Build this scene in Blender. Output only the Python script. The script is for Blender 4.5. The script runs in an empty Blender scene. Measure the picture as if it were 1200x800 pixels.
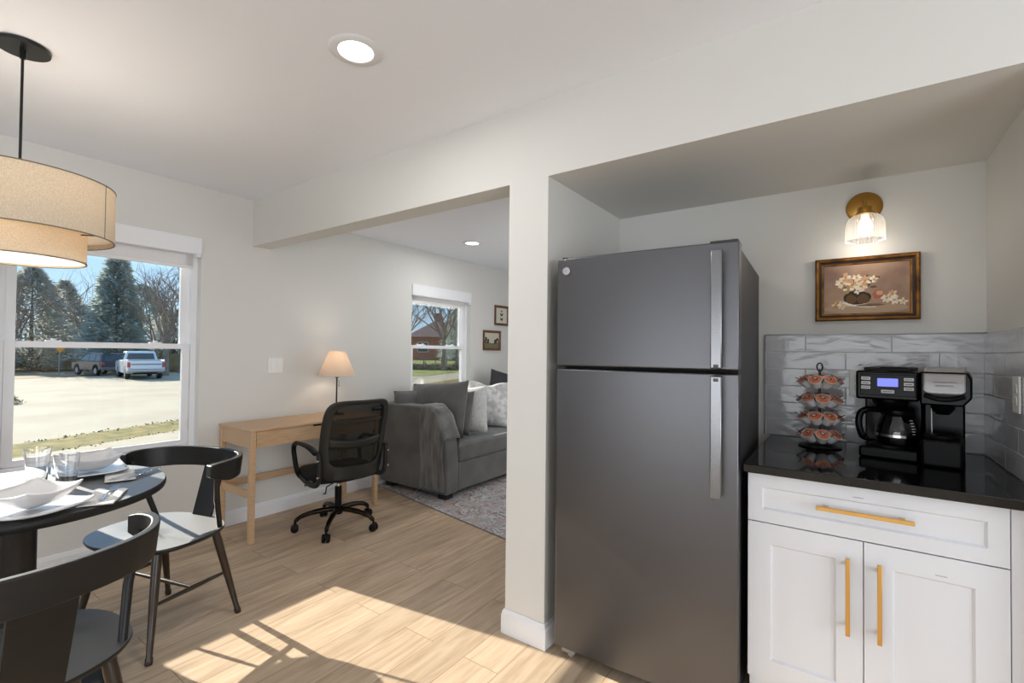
import bpy, bmesh, math, random
from mathutils import Vector, Matrix, Euler
random.seed(7)
PI = math.pi
S = bpy.context.scene

# ------------------------------------------------------------------ camera
def camera():
    th, pi_, ro = math.radians(35.633), math.radians(.97), math.radians(.651)
    r0 = Vector((math.cos(th), math.sin(th), 0)); d0 = Vector((-math.sin(th), math.cos(th), 0)); u0 = Vector((0, 0, 1))
    d = d0*math.cos(pi_)+u0*math.sin(pi_); u2 = u0*math.cos(pi_)-d0*math.sin(pi_)
    r = r0*math.cos(ro)+u2*math.sin(ro); u = u2*math.cos(ro)-r0*math.sin(ro)
    cd = bpy.data.cameras.new('camera'); co = bpy.data.objects.new('camera', cd); S.collection.objects.link(co)
    M = Matrix((r, u, -d)).transposed().to_4x4(); M.translation = Vector((0, 0, 1.3))
    co.matrix_world = M
    cd.sensor_width = 36; cd.lens = 556.5/1200*36
    cd.shift_x = (600-591.08)/1200; cd.shift_y = (402.66-400)/1200
    cd.clip_start = .05; cd.clip_end = 500
    S.camera = co
camera()

# ------------------------------------------------------------------ world, sun, lights, exposure
SUN_EL = math.radians(24.0); SUN_AZ = math.atan(.155)
SUN_STRENGTH = 11.5
SKY_STRENGTH = 1.35
S.view_settings.view_transform = 'Standard'; S.view_settings.look = 'None'
S.view_settings.gamma = 1; S.view_settings.use_curve_mapping = False
S.view_settings.exposure = 0.07
S.cycles.max_bounces = 10; S.cycles.diffuse_bounces = 5; S.cycles.transparent_max_bounces = 24
S.cycles.transmission_bounces = 8; S.cycles.glossy_bounces = 4
S.cycles.use_denoising = True
S.cycles.sample_clamp_indirect = 6
S.cycles.caustics_reflective = False; S.cycles.caustics_refractive = False

w = bpy.data.worlds.new('sky'); S.world = w; w.use_nodes = True
nt = w.node_tree; nt.nodes.clear()
wo = nt.nodes.new('ShaderNodeOutputWorld'); bg = nt.nodes.new('ShaderNodeBackground')
tc = nt.nodes.new('ShaderNodeTexCoord'); sp = nt.nodes.new('ShaderNodeSeparateXYZ'); cr = nt.nodes.new('ShaderNodeValToRGB')
nt.links.new(tc.outputs['Generated'], sp.inputs[0]); nt.links.new(sp.outputs['Z'], cr.inputs[0])
nt.links.new(cr.outputs[0], bg.inputs[0]); nt.links.new(bg.outputs[0], wo.inputs[0])
e = cr.color_ramp.elements; e[0].position = 0.0; e[0].color = (.52, .72, .88, 1); e[1].position = .35; e[1].color = (.25, .48, .82, 1)
bg.inputs[1].default_value = SKY_STRENGTH

def sun():
    l = bpy.data.lights.new('sun', 'SUN'); l.energy = SUN_STRENGTH; l.angle = math.radians(.5); l.color = (1, .92, .81)
    o = bpy.data.objects.new('sun', l); S.collection.objects.link(o)
    dr = Vector((math.cos(SUN_AZ)*math.cos(SUN_EL), math.sin(SUN_AZ)*math.cos(SUN_EL), -math.sin(SUN_EL)))
    o.rotation_euler = dr.to_track_quat('-Z', 'Y').to_euler(); o.location = (-20, -5, 12)
sun()
def area(name, loc, direction, sx, sy, power, color=(1, 1, 1), spread=180):
    l = bpy.data.lights.new(name, 'AREA'); l.shape = 'RECTANGLE'; l.size = sx; l.size_y = sy; l.energy = power; l.color = color
    l.spread = math.radians(spread)
    o = bpy.data.objects.new(name, l); S.collection.objects.link(o)
    o.location = loc; o.rotation_euler = Vector(direction).to_track_quat('-Z', 'Y').to_euler()
    return o
# unseen fill lights added to brighten the interior; the walls behind them are solid
area('fill_rear', (-.6, -3.55, 1.3), (0, 1, .3), 3.6, 2.2, 82, (.88, .94, 1))
area('fill_east', (2.95, -.6, 1.3), (-1, 0, .3), 2.6, 1.8, 92, (.87, .935, 1))
area('fill_living', (-1.35, 4.4, 1.4), (-1, 0, .15), 2.2, 1.4, 18, (.92, .96, 1))  # added fill facing the sofa; the partition has no window

# ------------------------------------------------------------------ materials
def lin(c):
    return tuple(((x/255)/12.92 if x/255 <= .04045 else ((x/255+.055)/1.055)**2.4) for x in c)+(1,)
MATS = {}
def mat(name, rgb, rough=.5, metal=0, rgb2=None, nscale=20, ndetail=3, stretch=None, bump=0, bscale=None, spec=.5,
        trans=0, ior=1.45, emit=None, estr=0, coat=0, sheen=0, ramp=(.35, .65), ani=0, cellular=False):
    if name in MATS: return MATS[name]
    m = bpy.data.materials.new(name); m.use_nodes = True; t = m.node_tree; b = t.nodes['Principled BSDF']
    b.inputs['Base Color'].default_value = lin(rgb); b.inputs['Roughness'].default_value = rough
    b.inputs['Metallic'].default_value = metal; b.inputs['Specular IOR Level'].default_value = spec
    b.inputs['IOR'].default_value = ior; b.inputs['Transmission Weight'].default_value = trans
    b.inputs['Coat Weight'].default_value = coat; b.inputs['Sheen Weight'].default_value = sheen
    if emit: b.inputs['Emission Color'].default_value = lin(emit); b.inputs['Emission Strength'].default_value = estr
    if rgb2 or bump:
        tc = t.nodes.new('ShaderNodeTexCoord'); mp = t.nodes.new('ShaderNodeMapping'); t.links.new(tc.outputs['Object'], mp.inputs[0])
        if stretch: mp.inputs['Scale'].default_value = stretch
        n = t.nodes.new('ShaderNodeTexNoise'); n.inputs['Scale'].default_value = nscale; n.inputs['Detail'].default_value = ndetail
        t.links.new(mp.outputs[0], n.inputs['Vector'])
        if rgb2:
            r = t.nodes.new('ShaderNodeValToRGB'); r.color_ramp.elements[0].position = ramp[0]; r.color_ramp.elements[1].position = ramp[1]
            r.color_ramp.elements[0].color = lin(rgb); r.color_ramp.elements[1].color = lin(rgb2)
            t.links.new(n.outputs['Fac'], r.inputs[0]); t.links.new(r.outputs[0], b.inputs['Base Color'])
        if bump:
            n2 = n
            if bscale:
                n2 = t.nodes.new('ShaderNodeTexNoise'); n2.inputs['Scale'].default_value = bscale; n2.inputs['Detail'].default_value = 3
                t.links.new(mp.outputs[0], n2.inputs['Vector'])
            bp = t.nodes.new('ShaderNodeBump'); bp.inputs['Strength'].default_value = bump; bp.inputs['Distance'].default_value = .01
            t.links.new(n2.outputs['Fac'], bp.inputs['Height']); t.links.new(bp.outputs[0], b.inputs['Normal'])
    MATS[name] = m
    return m
WALL = mat('wall_paint', (216, 215, 211), .7, bump=.03, nscale=180)
CEIL = mat('ceiling_paint', (238, 240, 246), .75, bump=.03, nscale=150)
TRIM = mat('trim_paint', (228, 229, 232), .4)
VINYL = mat('window_vinyl', (236, 237, 240), .35)
BLACKW = mat('black_lacquered_wood', (13, 13, 14), .44, rgb2=(19, 18, 18), nscale=30, stretch=(1, 8, 1), spec=.5)
SEATW = mat('satin_black_seat', (15, 15, 16), .62, rgb2=(22, 21, 21), nscale=30, stretch=(1, 8, 1), spec=1.0, coat=1.0)
SEATW.node_tree.nodes['Principled BSDF'].inputs['Coat Roughness'].default_value = .45; SEATW.node_tree.nodes['Principled BSDF'].inputs['Coat IOR'].default_value = 2.5
BRONZEW = mat('black_bronze_leg', (46, 34, 23), .3, spec=.6)
BLACKM = mat('black_metal', (14, 14, 14), .35)
OAK = mat('light_oak', (205, 172, 138), .45, rgb2=(188, 154, 118), nscale=14, stretch=(10, .8, 10), ndetail=5)
BRASS = mat('brushed_brass', (196, 148, 76), .32, metal=1)
GOLD = mat('satin_gold', (214, 168, 96), .35, metal=.9)
CHROME = mat('chrome', (210, 210, 212), .12, metal=1)
WHITEP = mat('white_plastic', (232, 232, 230), .35)
CERAM = mat('white_ceramic', (222, 222, 224), .12, spec=.6)
GREYV = mat('grey_velvet', (84, 84, 84), .85, rgb2=(98, 98, 97), nscale=6, sheen=.25, bump=.08, bscale=60)
BLKP = mat('black_plastic', (5, 5, 6), .25, spec=.18)
BLKPM = mat('black_matte_plastic', (11, 11, 12), .45, spec=.2)
CAB = mat('cabinet_paint', (219, 221, 226), .38)

def glassmat(name, tint=(255, 255, 255), refl=.06, alpha=1.0):
    m = bpy.data.materials.new(name); m.use_nodes = True; t = m.node_tree; t.nodes.clear()
    o = t.nodes.new('ShaderNodeOutputMaterial'); tr = t.nodes.new('ShaderNodeBsdfTransparent'); gl = t.nodes.new('ShaderNodeBsdfGlossy')
    fr = t.nodes.new('ShaderNodeFresnel'); fr.inputs[0].default_value = 1.45; mx = t.nodes.new('ShaderNodeMixShader')
    tr.inputs[0].default_value = lin(tint); gl.inputs['Roughness'].default_value = .01
    ml = t.nodes.new('ShaderNodeMath'); ml.operation = 'MULTIPLY'; ml.inputs[1].default_value = refl/.04
    t.links.new(fr.outputs[0], ml.inputs[0]); t.links.new(ml.outputs[0], mx.inputs[0])
    t.links.new(tr.outputs[0], mx.inputs[1]); t.links.new(gl.outputs[0], mx.inputs[2]); t.links.new(mx.outputs[0], o.inputs[0])
    return m
PANE = glassmat('window_glass', (250, 252, 252), .02)
THING = glassmat('thin_clear_glass', (245, 248, 248), .05)
SMOKE = glassmat('carafe_glass', (205, 208, 210), .07)

def fabric_glow(name, rgb, rgb2, trans=.45):
    m = bpy.data.materials.new(name); m.use_nodes = True; t = m.node_tree; t.nodes.clear()
    o = t.nodes.new('ShaderNodeOutputMaterial'); df = t.nodes.new('ShaderNodeBsdfDiffuse'); tl = t.nodes.new('ShaderNodeBsdfTranslucent')
    mx = t.nodes.new('ShaderNodeMixShader'); mx.inputs[0].default_value = trans
    tc = t.nodes.new('ShaderNodeTexCoord'); mp = t.nodes.new('ShaderNodeMapping'); n = t.nodes.new('ShaderNodeTexNoise'); n.inputs['Scale'].default_value = 420
    mp.inputs['Scale'].default_value = (1, 1, .35)
    r = t.nodes.new('ShaderNodeValToRGB'); r.color_ramp.elements[0].color = lin(rgb); r.color_ramp.elements[1].color = lin(rgb2)
    r.color_ramp.elements[0].position = .42; r.color_ramp.elements[1].position = .62
    t.links.new(tc.outputs['Object'], mp.inputs[0]); t.links.new(mp.outputs[0], n.inputs['Vector']); t.links.new(n.outputs['Fac'], r.inputs[0])
    for q in (df, tl): t.links.new(r.outputs[0], q.inputs[0])
    t.links.new(df.outputs[0], mx.inputs[1]); t.links.new(tl.outputs[0], mx.inputs[2]); t.links.new(mx.outputs[0], o.inputs[0])
    return m
LINEN = fabric_glow('linen_shade', (224, 208, 184), (236, 224, 204), .3)
PLEAT = fabric_glow('pleated_shade', (226, 214, 200), (236, 226, 214), .5)
SHADEF = fabric_glow('roller_fabric', (214, 212, 214), (220, 219, 220), .25)

def floor_mat():
    m = bpy.data.materials.new('oak_plank_floor'); m.use_nodes = True; t = m.node_tree; b = t.nodes['Principled BSDF']
    tc = t.nodes.new('ShaderNodeTexCoord'); mp = t.nodes.new('ShaderNodeMapping'); mp.inputs['Rotation'].default_value = (0, 0, PI/2)
    mp.inputs['Location'].default_value = (.35, .06, 0)
    t.links.new(tc.outputs['Object'], mp.inputs[0])
    br = t.nodes.new('ShaderNodeTexBrick'); br.offset = .37; br.offset_frequency = 2
    for k, v in (('Scale', 1), ('Mortar Size', .0012), ('Mortar Smooth', .1), ('Bias', 0), ('Brick Width', 1.22), ('Row Height', .18)): br.inputs[k].default_value = v
    br.inputs['Color1'].default_value = (0, 0, 0, 1); br.inputs['Color2'].default_value = (1, 1, 1, 1); br.inputs['Mortar'].default_value = (.5, .5, .5, 1)
    t.links.new(mp.outputs[0], br.inputs['Vector'])
    # grain, shifted from plank to plank
    ad = t.nodes.new('ShaderNodeVectorMath'); ad.operation = 'MULTIPLY_ADD'; ad.inputs[1].default_value = (7, 3, 5)
    t.links.new(br.outputs['Color'], ad.inputs[0]); t.links.new(mp.outputs[0], ad.inputs[2])
    m2 = t.nodes.new('ShaderNodeMapping'); m2.inputs['Scale'].default_value = (1.2, 11, 1); t.links.new(ad.outputs[0], m2.inputs[0])
    n = t.nodes.new('ShaderNodeTexNoise'); n.inputs['Scale'].default_value = 2.2; n.inputs['Detail'].default_value = 8; n.inputs['Roughness'].default_value = .62; n.inputs['Distortion'].default_value = .5
    t.links.new(m2.outputs[0], n.inputs['Vector'])
    r = t.nodes.new('ShaderNodeValToRGB'); r.color_ramp.elements[0].position = .28; r.color_ramp.elements[1].position = .7
    r.color_ramp.elements[0].color = lin((166, 142, 116)); r.color_ramp.elements[1].color = lin((208, 186, 160))
    t.links.new(n.outputs['Fac'], r.inputs[0])
    hs = t.nodes.new('ShaderNodeHueSaturation'); vm = t.nodes.new('ShaderNodeMapRange'); vm.inputs['To Min'].default_value = .84; vm.inputs['To Max'].default_value = 1.1
    t.links.new(br.outputs['Color'], vm.inputs[0]); t.links.new(vm.outputs[0], hs.inputs['Value']); t.links.new(r.outputs[0], hs.inputs['Color'])
    mx = t.nodes.new('ShaderNodeMix'); mx.data_type = 'RGBA'; mx.inputs['B'].default_value = lin((120, 95, 72))
    t.links.new(br.outputs['Fac'], mx.inputs['Factor']); t.links.new(hs.outputs[0], mx.inputs['A'])
    t.links.new(mx.outputs['Result'], b.inputs['Base Color'])
    bp = t.nodes.new('ShaderNodeBump'); bp.inputs['Strength'].default_value = .06; t.links.new(n.outputs['Fac'], bp.inputs['Height']); t.links.new(bp.outputs[0], b.inputs['Normal'])
    b.inputs['Roughness'].default_value = .5; b.inputs['Specular IOR Level'].default_value = .3
    return m

def steel_mat(name='dark_stainless', rgb=(102, 102, 105), rough=.36):
    m = mat(name, rgb, rough, metal=1, bump=.03, nscale=60, stretch=(1, 1, 60))
    return m
STEEL = steel_mat()
def stone_mat():
    m = bpy.data.materials.new('black_granite'); m.use_nodes = True; t = m.node_tree; b = t.nodes['Principled BSDF']
    tc = t.nodes.new('ShaderNodeTexCoord'); v = t.nodes.new('ShaderNodeTexNoise'); v.inputs['Scale'].default_value = 170; v.inputs['Detail'].default_value = 2
    r = t.nodes.new('ShaderNodeValToRGB'); r.color_ramp.elements[0].position = .68; r.color_ramp.elements[1].position = .78
    r.color_ramp.elements[0].color = lin((13, 13, 14)); r.color_ramp.elements[1].color = lin((62, 62, 60))
    t.links.new(tc.outputs['Object'], v.inputs['Vector']); t.links.new(v.outputs['Fac'], r.inputs[0]); t.links.new(r.outputs[0], b.inputs['Base Color'])
    b.inputs['Roughness'].default_value = .06; b.inputs['Specular IOR Level'].default_value = .5
    return m
STONE = stone_mat()

# ------------------------------------------------------------------ mesh builder
class B:
    def __init__(s): s.bm = bmesh.new(); s.mats = []; s.cur = 0
    def m(s, material):
        if material not in s.mats: s.mats.append(material)
        s.cur = s.mats.index(material); return s
    def _f(s, vs):
        try: f = s.bm.faces.new(vs); f.material_index = s.cur; return f
        except ValueError: return None
    def box(s, x0, x1, y0, y1, z0, z1, M=None):
        c = [Vector((x, y, z)) for x in (x0, x1) for y in (y0, y1) for z in (z0, z1)]
        if M: c = [M @ p for p in c]
        v = [s.bm.verts.new(p) for p in c]
        for q in ((0, 1, 3, 2), (4, 6, 7, 5), (0, 4, 5, 1), (2, 3, 7, 6), (0, 2, 6, 4), (1, 5, 7, 3)): s._f([v[i] for i in q])
        return s
    def rings(s, rings, close=False, caps=True):
        V = [[s.bm.verts.new(p) for p in r] for r in rings]; n = len(V[0]); k = len(V)
        for i in range(k if close else k-1):
            a, b = V[i], V[(i+1) % k]
            for j in range(n): s._f([a[j], a[(j+1) % n], b[(j+1) % n], b[j]])
        if caps and not close: s._f(V[0][::-1]); s._f(V[-1])
        return s
    def cyl(s, p0, p1, r0, r1=None, n=16, caps=True):
        return s.tube([p0, p1], [r0, r0 if r1 is None else r1], n, caps)
    def tube(s, pts, rad, n=10, caps=True, closed=False):
        pts = [Vector(p) for p in pts]
        if not hasattr(rad, '__len__'): rad = [rad]*len(pts)
        R = []; up = None
        for i, p in enumerate(pts):
            if closed: t = pts[(i+1) % len(pts)]-pts[i-1]
            else: t = pts[min(i+1, len(pts)-1)]-pts[max(i-1, 0)]
            t.normalize()
            if up is None:
                up = Vector((0, 0, 1)) if abs(t.z) < .9 else Vector((1, 0, 0))
            a = t.cross(up); a.normalize(); b_ = a.cross(t); b_.normalize(); up = b_
            R.append([p+(a*math.cos(2*PI*k/n)+b_*math.sin(2*PI*k/n))*rad[i] for k in range(n)])
        return s.rings(R, close=closed, caps=caps)
    def sweep(s, pts, secs, ups=None):
        """secs[i]: list of (side, up) offsets; side = horizontal normal of the path"""
        pts = [Vector(p) for p in pts]; R = []
        for i, p in enumerate(pts):
            t = pts[min(i+1, len(pts)-1)]-pts[max(i-1, 0)]; t.z = 0; t.normalize()
            a = Vector((t.y, -t.x, 0))
            sec = secs[i] if isinstance(secs[0][0], (list, tuple)) else secs
            R.append([p+a*q[0]+Vector((0, 0, q[1])) for q in sec])
        return s.rings(R)
    def lathe(s, prof, c=(0, 0, 0), n=32, M=None, caps=False):
        R = []
        for r, z in prof:
            ring = [Vector((c[0]+r*math.cos(2*PI*k/n), c[1]+r*math.sin(2*PI*k/n), c[2]+z)) for k in range(n)]
            if M: ring = [M @ p for p in ring]
            R.append(ring)
        return s.rings(R, caps=caps)
    def disc(s, c, r, n=32, M=None, flip=False):
        ring = [Vector((c[0]+r*math.cos(2*PI*k/n), c[1]+r*math.sin(2*PI*k/n), c[2])) for k in range(n)]
        if M: ring = [M @ p for p in ring]
        v = [s.bm.verts.new(p) for p in ring]; s._f(v[::-1] if flip else v); return s
    def prism(s, poly, z0, z1, M=None):
        a = [Vector((x, y, z0)) for x, y in poly]; b_ = [Vector((x, y, z1)) for x, y in poly]
        if M: a = [M @ p for p in a]; b_ = [M @ p for p in b_]
        return s.rings([a, b_])
    def grid(s, f, nu, nv):
        V = [[s.bm.verts.new(f(i/nu, j/nv)) for j in range(nv+1)] for i in range(nu+1)]
        for i in range(nu):
            for j in range(nv): s._f([V[i][j], V[i+1][j], V[i+1][j+1], V[i][j+1]])
        return s
    def poly(s, pts):
        s._f([s.bm.verts.new(p) for p in pts]); return s
    def out(s, name, material=None, parent=None, smooth=False, bevel=0, seg=2, sub=0, solid=0, angle=35, loc=None):
        me = bpy.data.meshes.new(name)
        bmesh.ops.recalc_face_normals(s.bm, faces=s.bm.faces)
        s.bm.to_mesh(me); s.bm.free()
        if material and not s.mats: me.materials.append(material)
        for m_ in s.mats: me.materials.append(m_)
        o = bpy.data.objects.new(name, me); S.collection.objects.link(o)
        if loc: o.location = loc
        if parent: o.parent = parent
        if solid:
            q = o.modifiers.new('solid', 'SOLIDIFY'); q.thickness = solid; q.offset = 0
        if bevel:
            q = o.modifiers.new('bevel', 'BEVEL'); q.width = bevel; q.segments = seg; q.limit_method = 'ANGLE'; q.angle_limit = math.radians(angle)
        if sub:
            q = o.modifiers.new('sub', 'SUBSURF'); q.levels = sub; q.render_levels = sub
        if smooth or bevel or sub:
            for p in me.polygons: p.use_smooth = True
            if not sub:
                try: me.set_sharp_from_angle(angle=math.radians(40))
                except Exception: pass
        return o
def box(x0, x1, y0, y1, z0, z1, name, material, parent=None, bevel=0, **k):
    return B().box(x0, x1, y0, y1, z0, z1).out(name, material, parent, bevel=bevel, **k)
def top_faces(o, top, side, lim=.9):
    me = o.data; me.materials.clear(); me.materials.append(side); me.materials.append(top)
    for p in me.polygons: p.material_index = 1 if p.normal.z > lim else 0
def empty(name, loc=(0, 0, 0), rz=0):
    o = bpy.data.objects.new(name, None); S.collection.objects.link(o); o.location = loc; o.rotation_euler = (0, 0, rz); o.empty_display_size = .1
    return o
def tag(o, label=None, cat=None, group=None, kind=None):
    if label: o['label'] = label
    if cat: o['category'] = cat
    if group: o['group'] = group
    if kind: o['kind'] = kind
    return o
def thing(name, label, cat, loc=(0, 0, 0), rz=0, group=None): return tag(empty(name, loc, rz), label, cat, group)
def struct(o): o['kind'] = 'structure'; return o
def kids(o): return [c for c in bpy.data.objects if c.parent == o]
def copy_tree(o, parent=None, loc=None, rz=None):
    c = o.copy(); S.collection.objects.link(c)
    if parent: c.parent = parent
    if loc is not None: c.location = loc
    if rz is not None: c.rotation_euler = (0, 0, rz)
    for ch in kids(o): copy_tree(ch, c)
    return c
def smooth_path(P, n=6):
    P = [Vector(p) for p in P]; out = []
    for i in range(len(P)-1):
        p0 = P[max(i-1, 0)]; p1 = P[i]; p2 = P[i+1]; p3 = P[min(i+2, len(P)-1)]
        for k in range(n):
            t = k/n
            out.append(.5*((2*p1)+(p2-p0)*t+(2*p0-5*p1+4*p2-p3)*t*t+(3*p1-p0-3*p2+p3)*t**3))
    out.append(P[-1]); return out
# ================================================================== SETTING
XA, YB, YK, XR = -3.687, 1.819, 2.65, .459      # window wall, beam face, alcove back wall, alcove right wall
ZC, ZL, ZB = 2.438, 2.375, 2.086
T = .16
struct(box(-3.90, 3.2, -3.7, 7.2, -.12, 0, 'floor', floor_mat()))
struct(box(XA-T, 3.2, -3.7, YB+.02, ZC, ZC+.1, 'ceiling', CEIL))
struct(box(XA-T, -1.1, YB+.02, 7.2, ZL, ZL+.1, 'ceiling', CEIL))
struct(box(-1.12, .7, YB+.14, YK+.1, ZB, ZB+.1, 'ceiling', WALL))
# window wall with two openings
W1 = (.48, 1.465, .60, 2.063); W2 = (3.471, 4.432, .60, 1.995); W3 = (-.52, .465, .60, 2.063)
b = B(); ys = [-3.7, W3[0], W3[1], W1[0], W1[1], W2[0], W2[1], 7.2]
for i in range(0, 7, 2): b.box(XA-T, XA, ys[i], ys[i+1], 0, 2.5)
for W in (W1, W2, W3): b.box(XA-T, XA, W[0], W[1], 0, W[2]).box(XA-T, XA, W[0], W[1], W[3], 2.5)
struct(b.out('wall_left', WALL))
struct(box(-1.283, 3.2, YB, YB+.14, ZB, 2.5, 'wall_header', WALL))
struct(box(XA, -1.283, YB, YB+.14, ZB, 2.5, 'wall_beam', WALL))
struct(B().box(-1.283, -1.073, YB, YB+.1405, 0, ZB).box(-1.283, -1.073, YB+.1405, 7.2, 0, 2.5).out('wall_partition', WALL))
struct(box(-1.073, .62, YK, YK+.12, 0, ZB+.1, 'wall_back', WALL))
struct(box(XR, XR+.16, YB+.0, YK, 0, ZB, 'wall_right', WALL))
struct(box(XR+.16, 3.2, YB, YB+.14, 0, ZB, 'wall_right', WALL))
struct(box(XA, -1.1, 7.1, 7.2, 0, 2.5, 'wall_far', WALL))
b = B().box(3.1, 3.2, -3.7, YB, 0, 2.5); struct(b.out('wall_east', WALL))
b = B().box(-3.687, 3.1, -3.75, -3.65, 0, 2.5); struct(b.out('wall_rear', WALL))

def base_prof(h=.11, t=.014): return [(0, 0), (t, 0), (t, h*.78), (t*.75, h*.82), (t*.75, h*.9), (t*.35, h), (0, h)]
def baseboard(pts, name):
    """pts: xy polyline; board grows to the right of the path"""
    P = [Vector((x, y, 0)) for x, y in pts]; R = []
    for i, p in enumerate(P):
        ns = []
        for a, c in ((i-1, i), (i, i+1)):
            if a < 0 or c >= len(P): continue
            t = (P[c]-P[a]).normalized(); ns.append(Vector((t.y, -t.x, 0)))
        n = ns[0] if len(ns) == 1 else (ns[0]+ns[1])/(1+ns[0].dot(ns[1]))
        R.append([p+n*d+Vector((0, 0, z)) for d, z in base_prof()])
    return struct(B().rings(R).out(name, TRIM, bevel=.0015))
baseboard([(XA, -3.6), (XA, 7.1)], 'baseboard_left')
baseboard([(-1.283, 7.1), (-1.283, YB), (-1.073, YB), (-1.073, 2.6)], 'baseboard_partition')

# windows
def window(n, W, head):
    y0, y1, z0, z1 = W
    root = struct(empty('window_%d' % n, (0, 0, 0)))
    X = XA-.065
    b = B()
    for a, c in ((y0, y0+.035), (y1-.035, y1)): b.box(X-.075, X+.01, a, c, z0, z1)
    b.box(X-.075, X+.01, y0+.035, y1-.035, z1-.04, z1).box(X-.075, X+.01, y0+.035, y1-.035, z0, z0+.028)
    # stops between the two sash tracks
    for a, c in ((y0+.035, y0+.045), (y1-.045, y1-.035)): b.box(X-.036, X-.028, a, c, z0, z1)
    b.out('window_frame', VINYL, root, bevel=.002)
    b = B(); b.box(X-.075, XA+.012, y0+.002, y1-.002, z0-.02, z0+.004); b.out('window_sill', VINYL, root, bevel=.004)
    zm = 1.343 if n == 2 else 1.312
    def sash(xc, za, zb, bot, top, name, side=.046):
        b = B(); a, c = y0+.037, y1-.037
        b.box(xc-.014, xc+.014, a, a+side, za, zb).box(xc-.014, xc+.014, c-side, c, za, zb)
        b.box(xc-.014, xc+.014, a+side, c-side, za, za+bot).box(xc-.014, xc+.014, a+side, c-side, zb-top, zb)
        s_ = b.out(name, VINYL, root, bevel=.002)
        B().box(xc-.003, xc+.003, a+side-.004, c-side+.004, za+bot-.004, zb-top+.004).out('pane', PANE, s_)
        return s_
    lo = sash(X-.012, z0+.03, zm+.018, .034, .036, 'lower_sash')
    sash(X-.050, zm-.018, z1-.04, .036, .04, 'upper_sash', .05)
    for yy in (y0+.24, y1-.24):
        B().box(X-.024, X, yy-.035, yy+.035, zm+.018, zm+.026).lathe([(.001, .0), (.012, 0), (.012, .012), (.001, .012)], (X-.012, yy, zm+.024), 12).out('sash_lock', VINYL, lo, bevel=.001)
    if n == 1:
        B().box(X-.002, X+.006, y1-.055, y1-.043, .74, .80).box(X+.004, X+.011, y1-.052, y1-.046, .75, .78).out('tilt_latch', WHITEP, lo, bevel=.001)
    return root
window(1, W1, 0); window(2, W2, 0); window(3, W3, 0)
def shade(W, zv, zf, label):
    y0, y1, z0, z1 = W
    r = thing('roller_shade', label, 'shade', (XA, (y0+y1)/2, zv))
    h = (y1-y0)/2
    box(-.055, .014, -h-.004, h-.002, 0, z1-zv+.01, 'valance', VINYL, r, bevel=.003)
    b = B().box(-.052, -.049, -h+.02, h-.035, zf-zv, .01); b.out('shade_fabric', SHADEF, r)
    box(-.056, -.044, -h+.02, h-.035, zf-zv-.004, zf-zv+.016, 'bottom_rail', WHITEP, r, bevel=.003)
    box(-.054, .012, h-.034, h-.006, -.02, .004, 'end_bracket', VINYL, r, bevel=.002)
shade(W1, 1.957, 1.862, 'white roller shade with flat valance above the wide dining window')
shade(W2, 1.885, 1.815, 'white roller shade with flat valance above the narrow living room window behind the sofa')

# backsplash: glazed handmade tiles set in running bond
def tile_mat():
    m = bpy.data.materials.new('glazed_grey_tile'); m.use_nodes = True; t = m.node_tree; b = t.nodes['Principled BSDF']
    tc = t.nodes.new('ShaderNodeTexCoord'); n = t.nodes.new('ShaderNodeTexNoise'); n.inputs['Scale'].default_value = 9; n.inputs['Detail'].default_value = 2; n.inputs['Distortion'].default_value = .6
    mp = t.nodes.new('ShaderNodeMapping'); mp.inputs['Scale'].default_value = (1, 1, 2.2)
    t.links.new(tc.outputs['Object'], mp.inputs[0]); t.links.new(mp.outputs[0], n.inputs['Vector'])
    bp = t.nodes.new('ShaderNodeBump'); bp.inputs['Strength'].default_value = .22; bp.inputs['Distance'].default_value = .012
    t.links.new(n.outputs['Fac'], bp.inputs['Height']); t.links.new(bp.outputs[0], b.inputs['Normal'])
    r = t.nodes.new('ShaderNodeValToRGB'); r.color_ramp.elements[0].color = lin((172, 173, 176)); r.color_ramp.elements[1].color = lin((194, 194, 198))
    n2 = t.nodes.new('ShaderNodeTexNoise'); n2.inputs['Scale'].default_value = 5; t.links.new(mp.outputs[0], n2.inputs['Vector']); t.links.new(n2.outputs['Fac'], r.inputs[0]); t.links.new(r.outputs[0], b.inputs['Base Color'])
    b.inputs['Roughness'].default_value = .12; b.inputs['Specular IOR Level'].default_value = .6
    return m
TILE = tile_mat(); GROUT = mat('grout', (205, 205, 204), .8)
def backsplash():
    z0, z1, nr = .914, 1.396, 6; hh = (z1-z0)/nr; L = .315; g = .0016
    X0 = -.317
    b = B(); b.m(GROUT); b.box(X0, XR, YK-.0086, YK-.0005, z0, z1-.001); b.m(TILE)
    for i in range(nr):
        za, zb = z1-(i+1)*hh+g, z1-i*hh-g
        off = (-.15 if i % 2 == 0 else .003)
        x = off-2*L
        while x < XR:
            a, c = max(x, X0)+g, min(x+L, XR)-g
            if c-a > .01: b.box(a, c, YK-.010, YK-.005, za, zb)
            x += L
    struct(b.out('wall_backsplash', None, bevel=.0012))
    b = B(); b.m(GROUT); b.box(XR-.0086, XR-.0005, 1.95, YK-.011, z0, z1-.001); b.m(TILE)
    for i in range(nr):
        za, zb = z1-(i+1)*hh+g, z1-i*hh-g
        y = YK-.011-(.14 if i % 2 == 0 else .30)
        y += L
        while y > 1.95:
            c, a = min(y, YK-.011)-g, max(y-L, 1.95)+g
            if c-a > .01: b.box(XR-.010, XR-.005, a, c, za, zb)
            y -= L
    struct(b.out('wall_backsplash', None, bevel=.0012))
    struct(B().box(X0-.004, X0, YK-.011, YK, z0, z1+.002).box(X0, XR, YK-.011, YK, z1, z1+.003).out('trim_1', mat('tile_edge_metal', (120, 120, 122), .3, metal=.8)))
backsplash()

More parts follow.
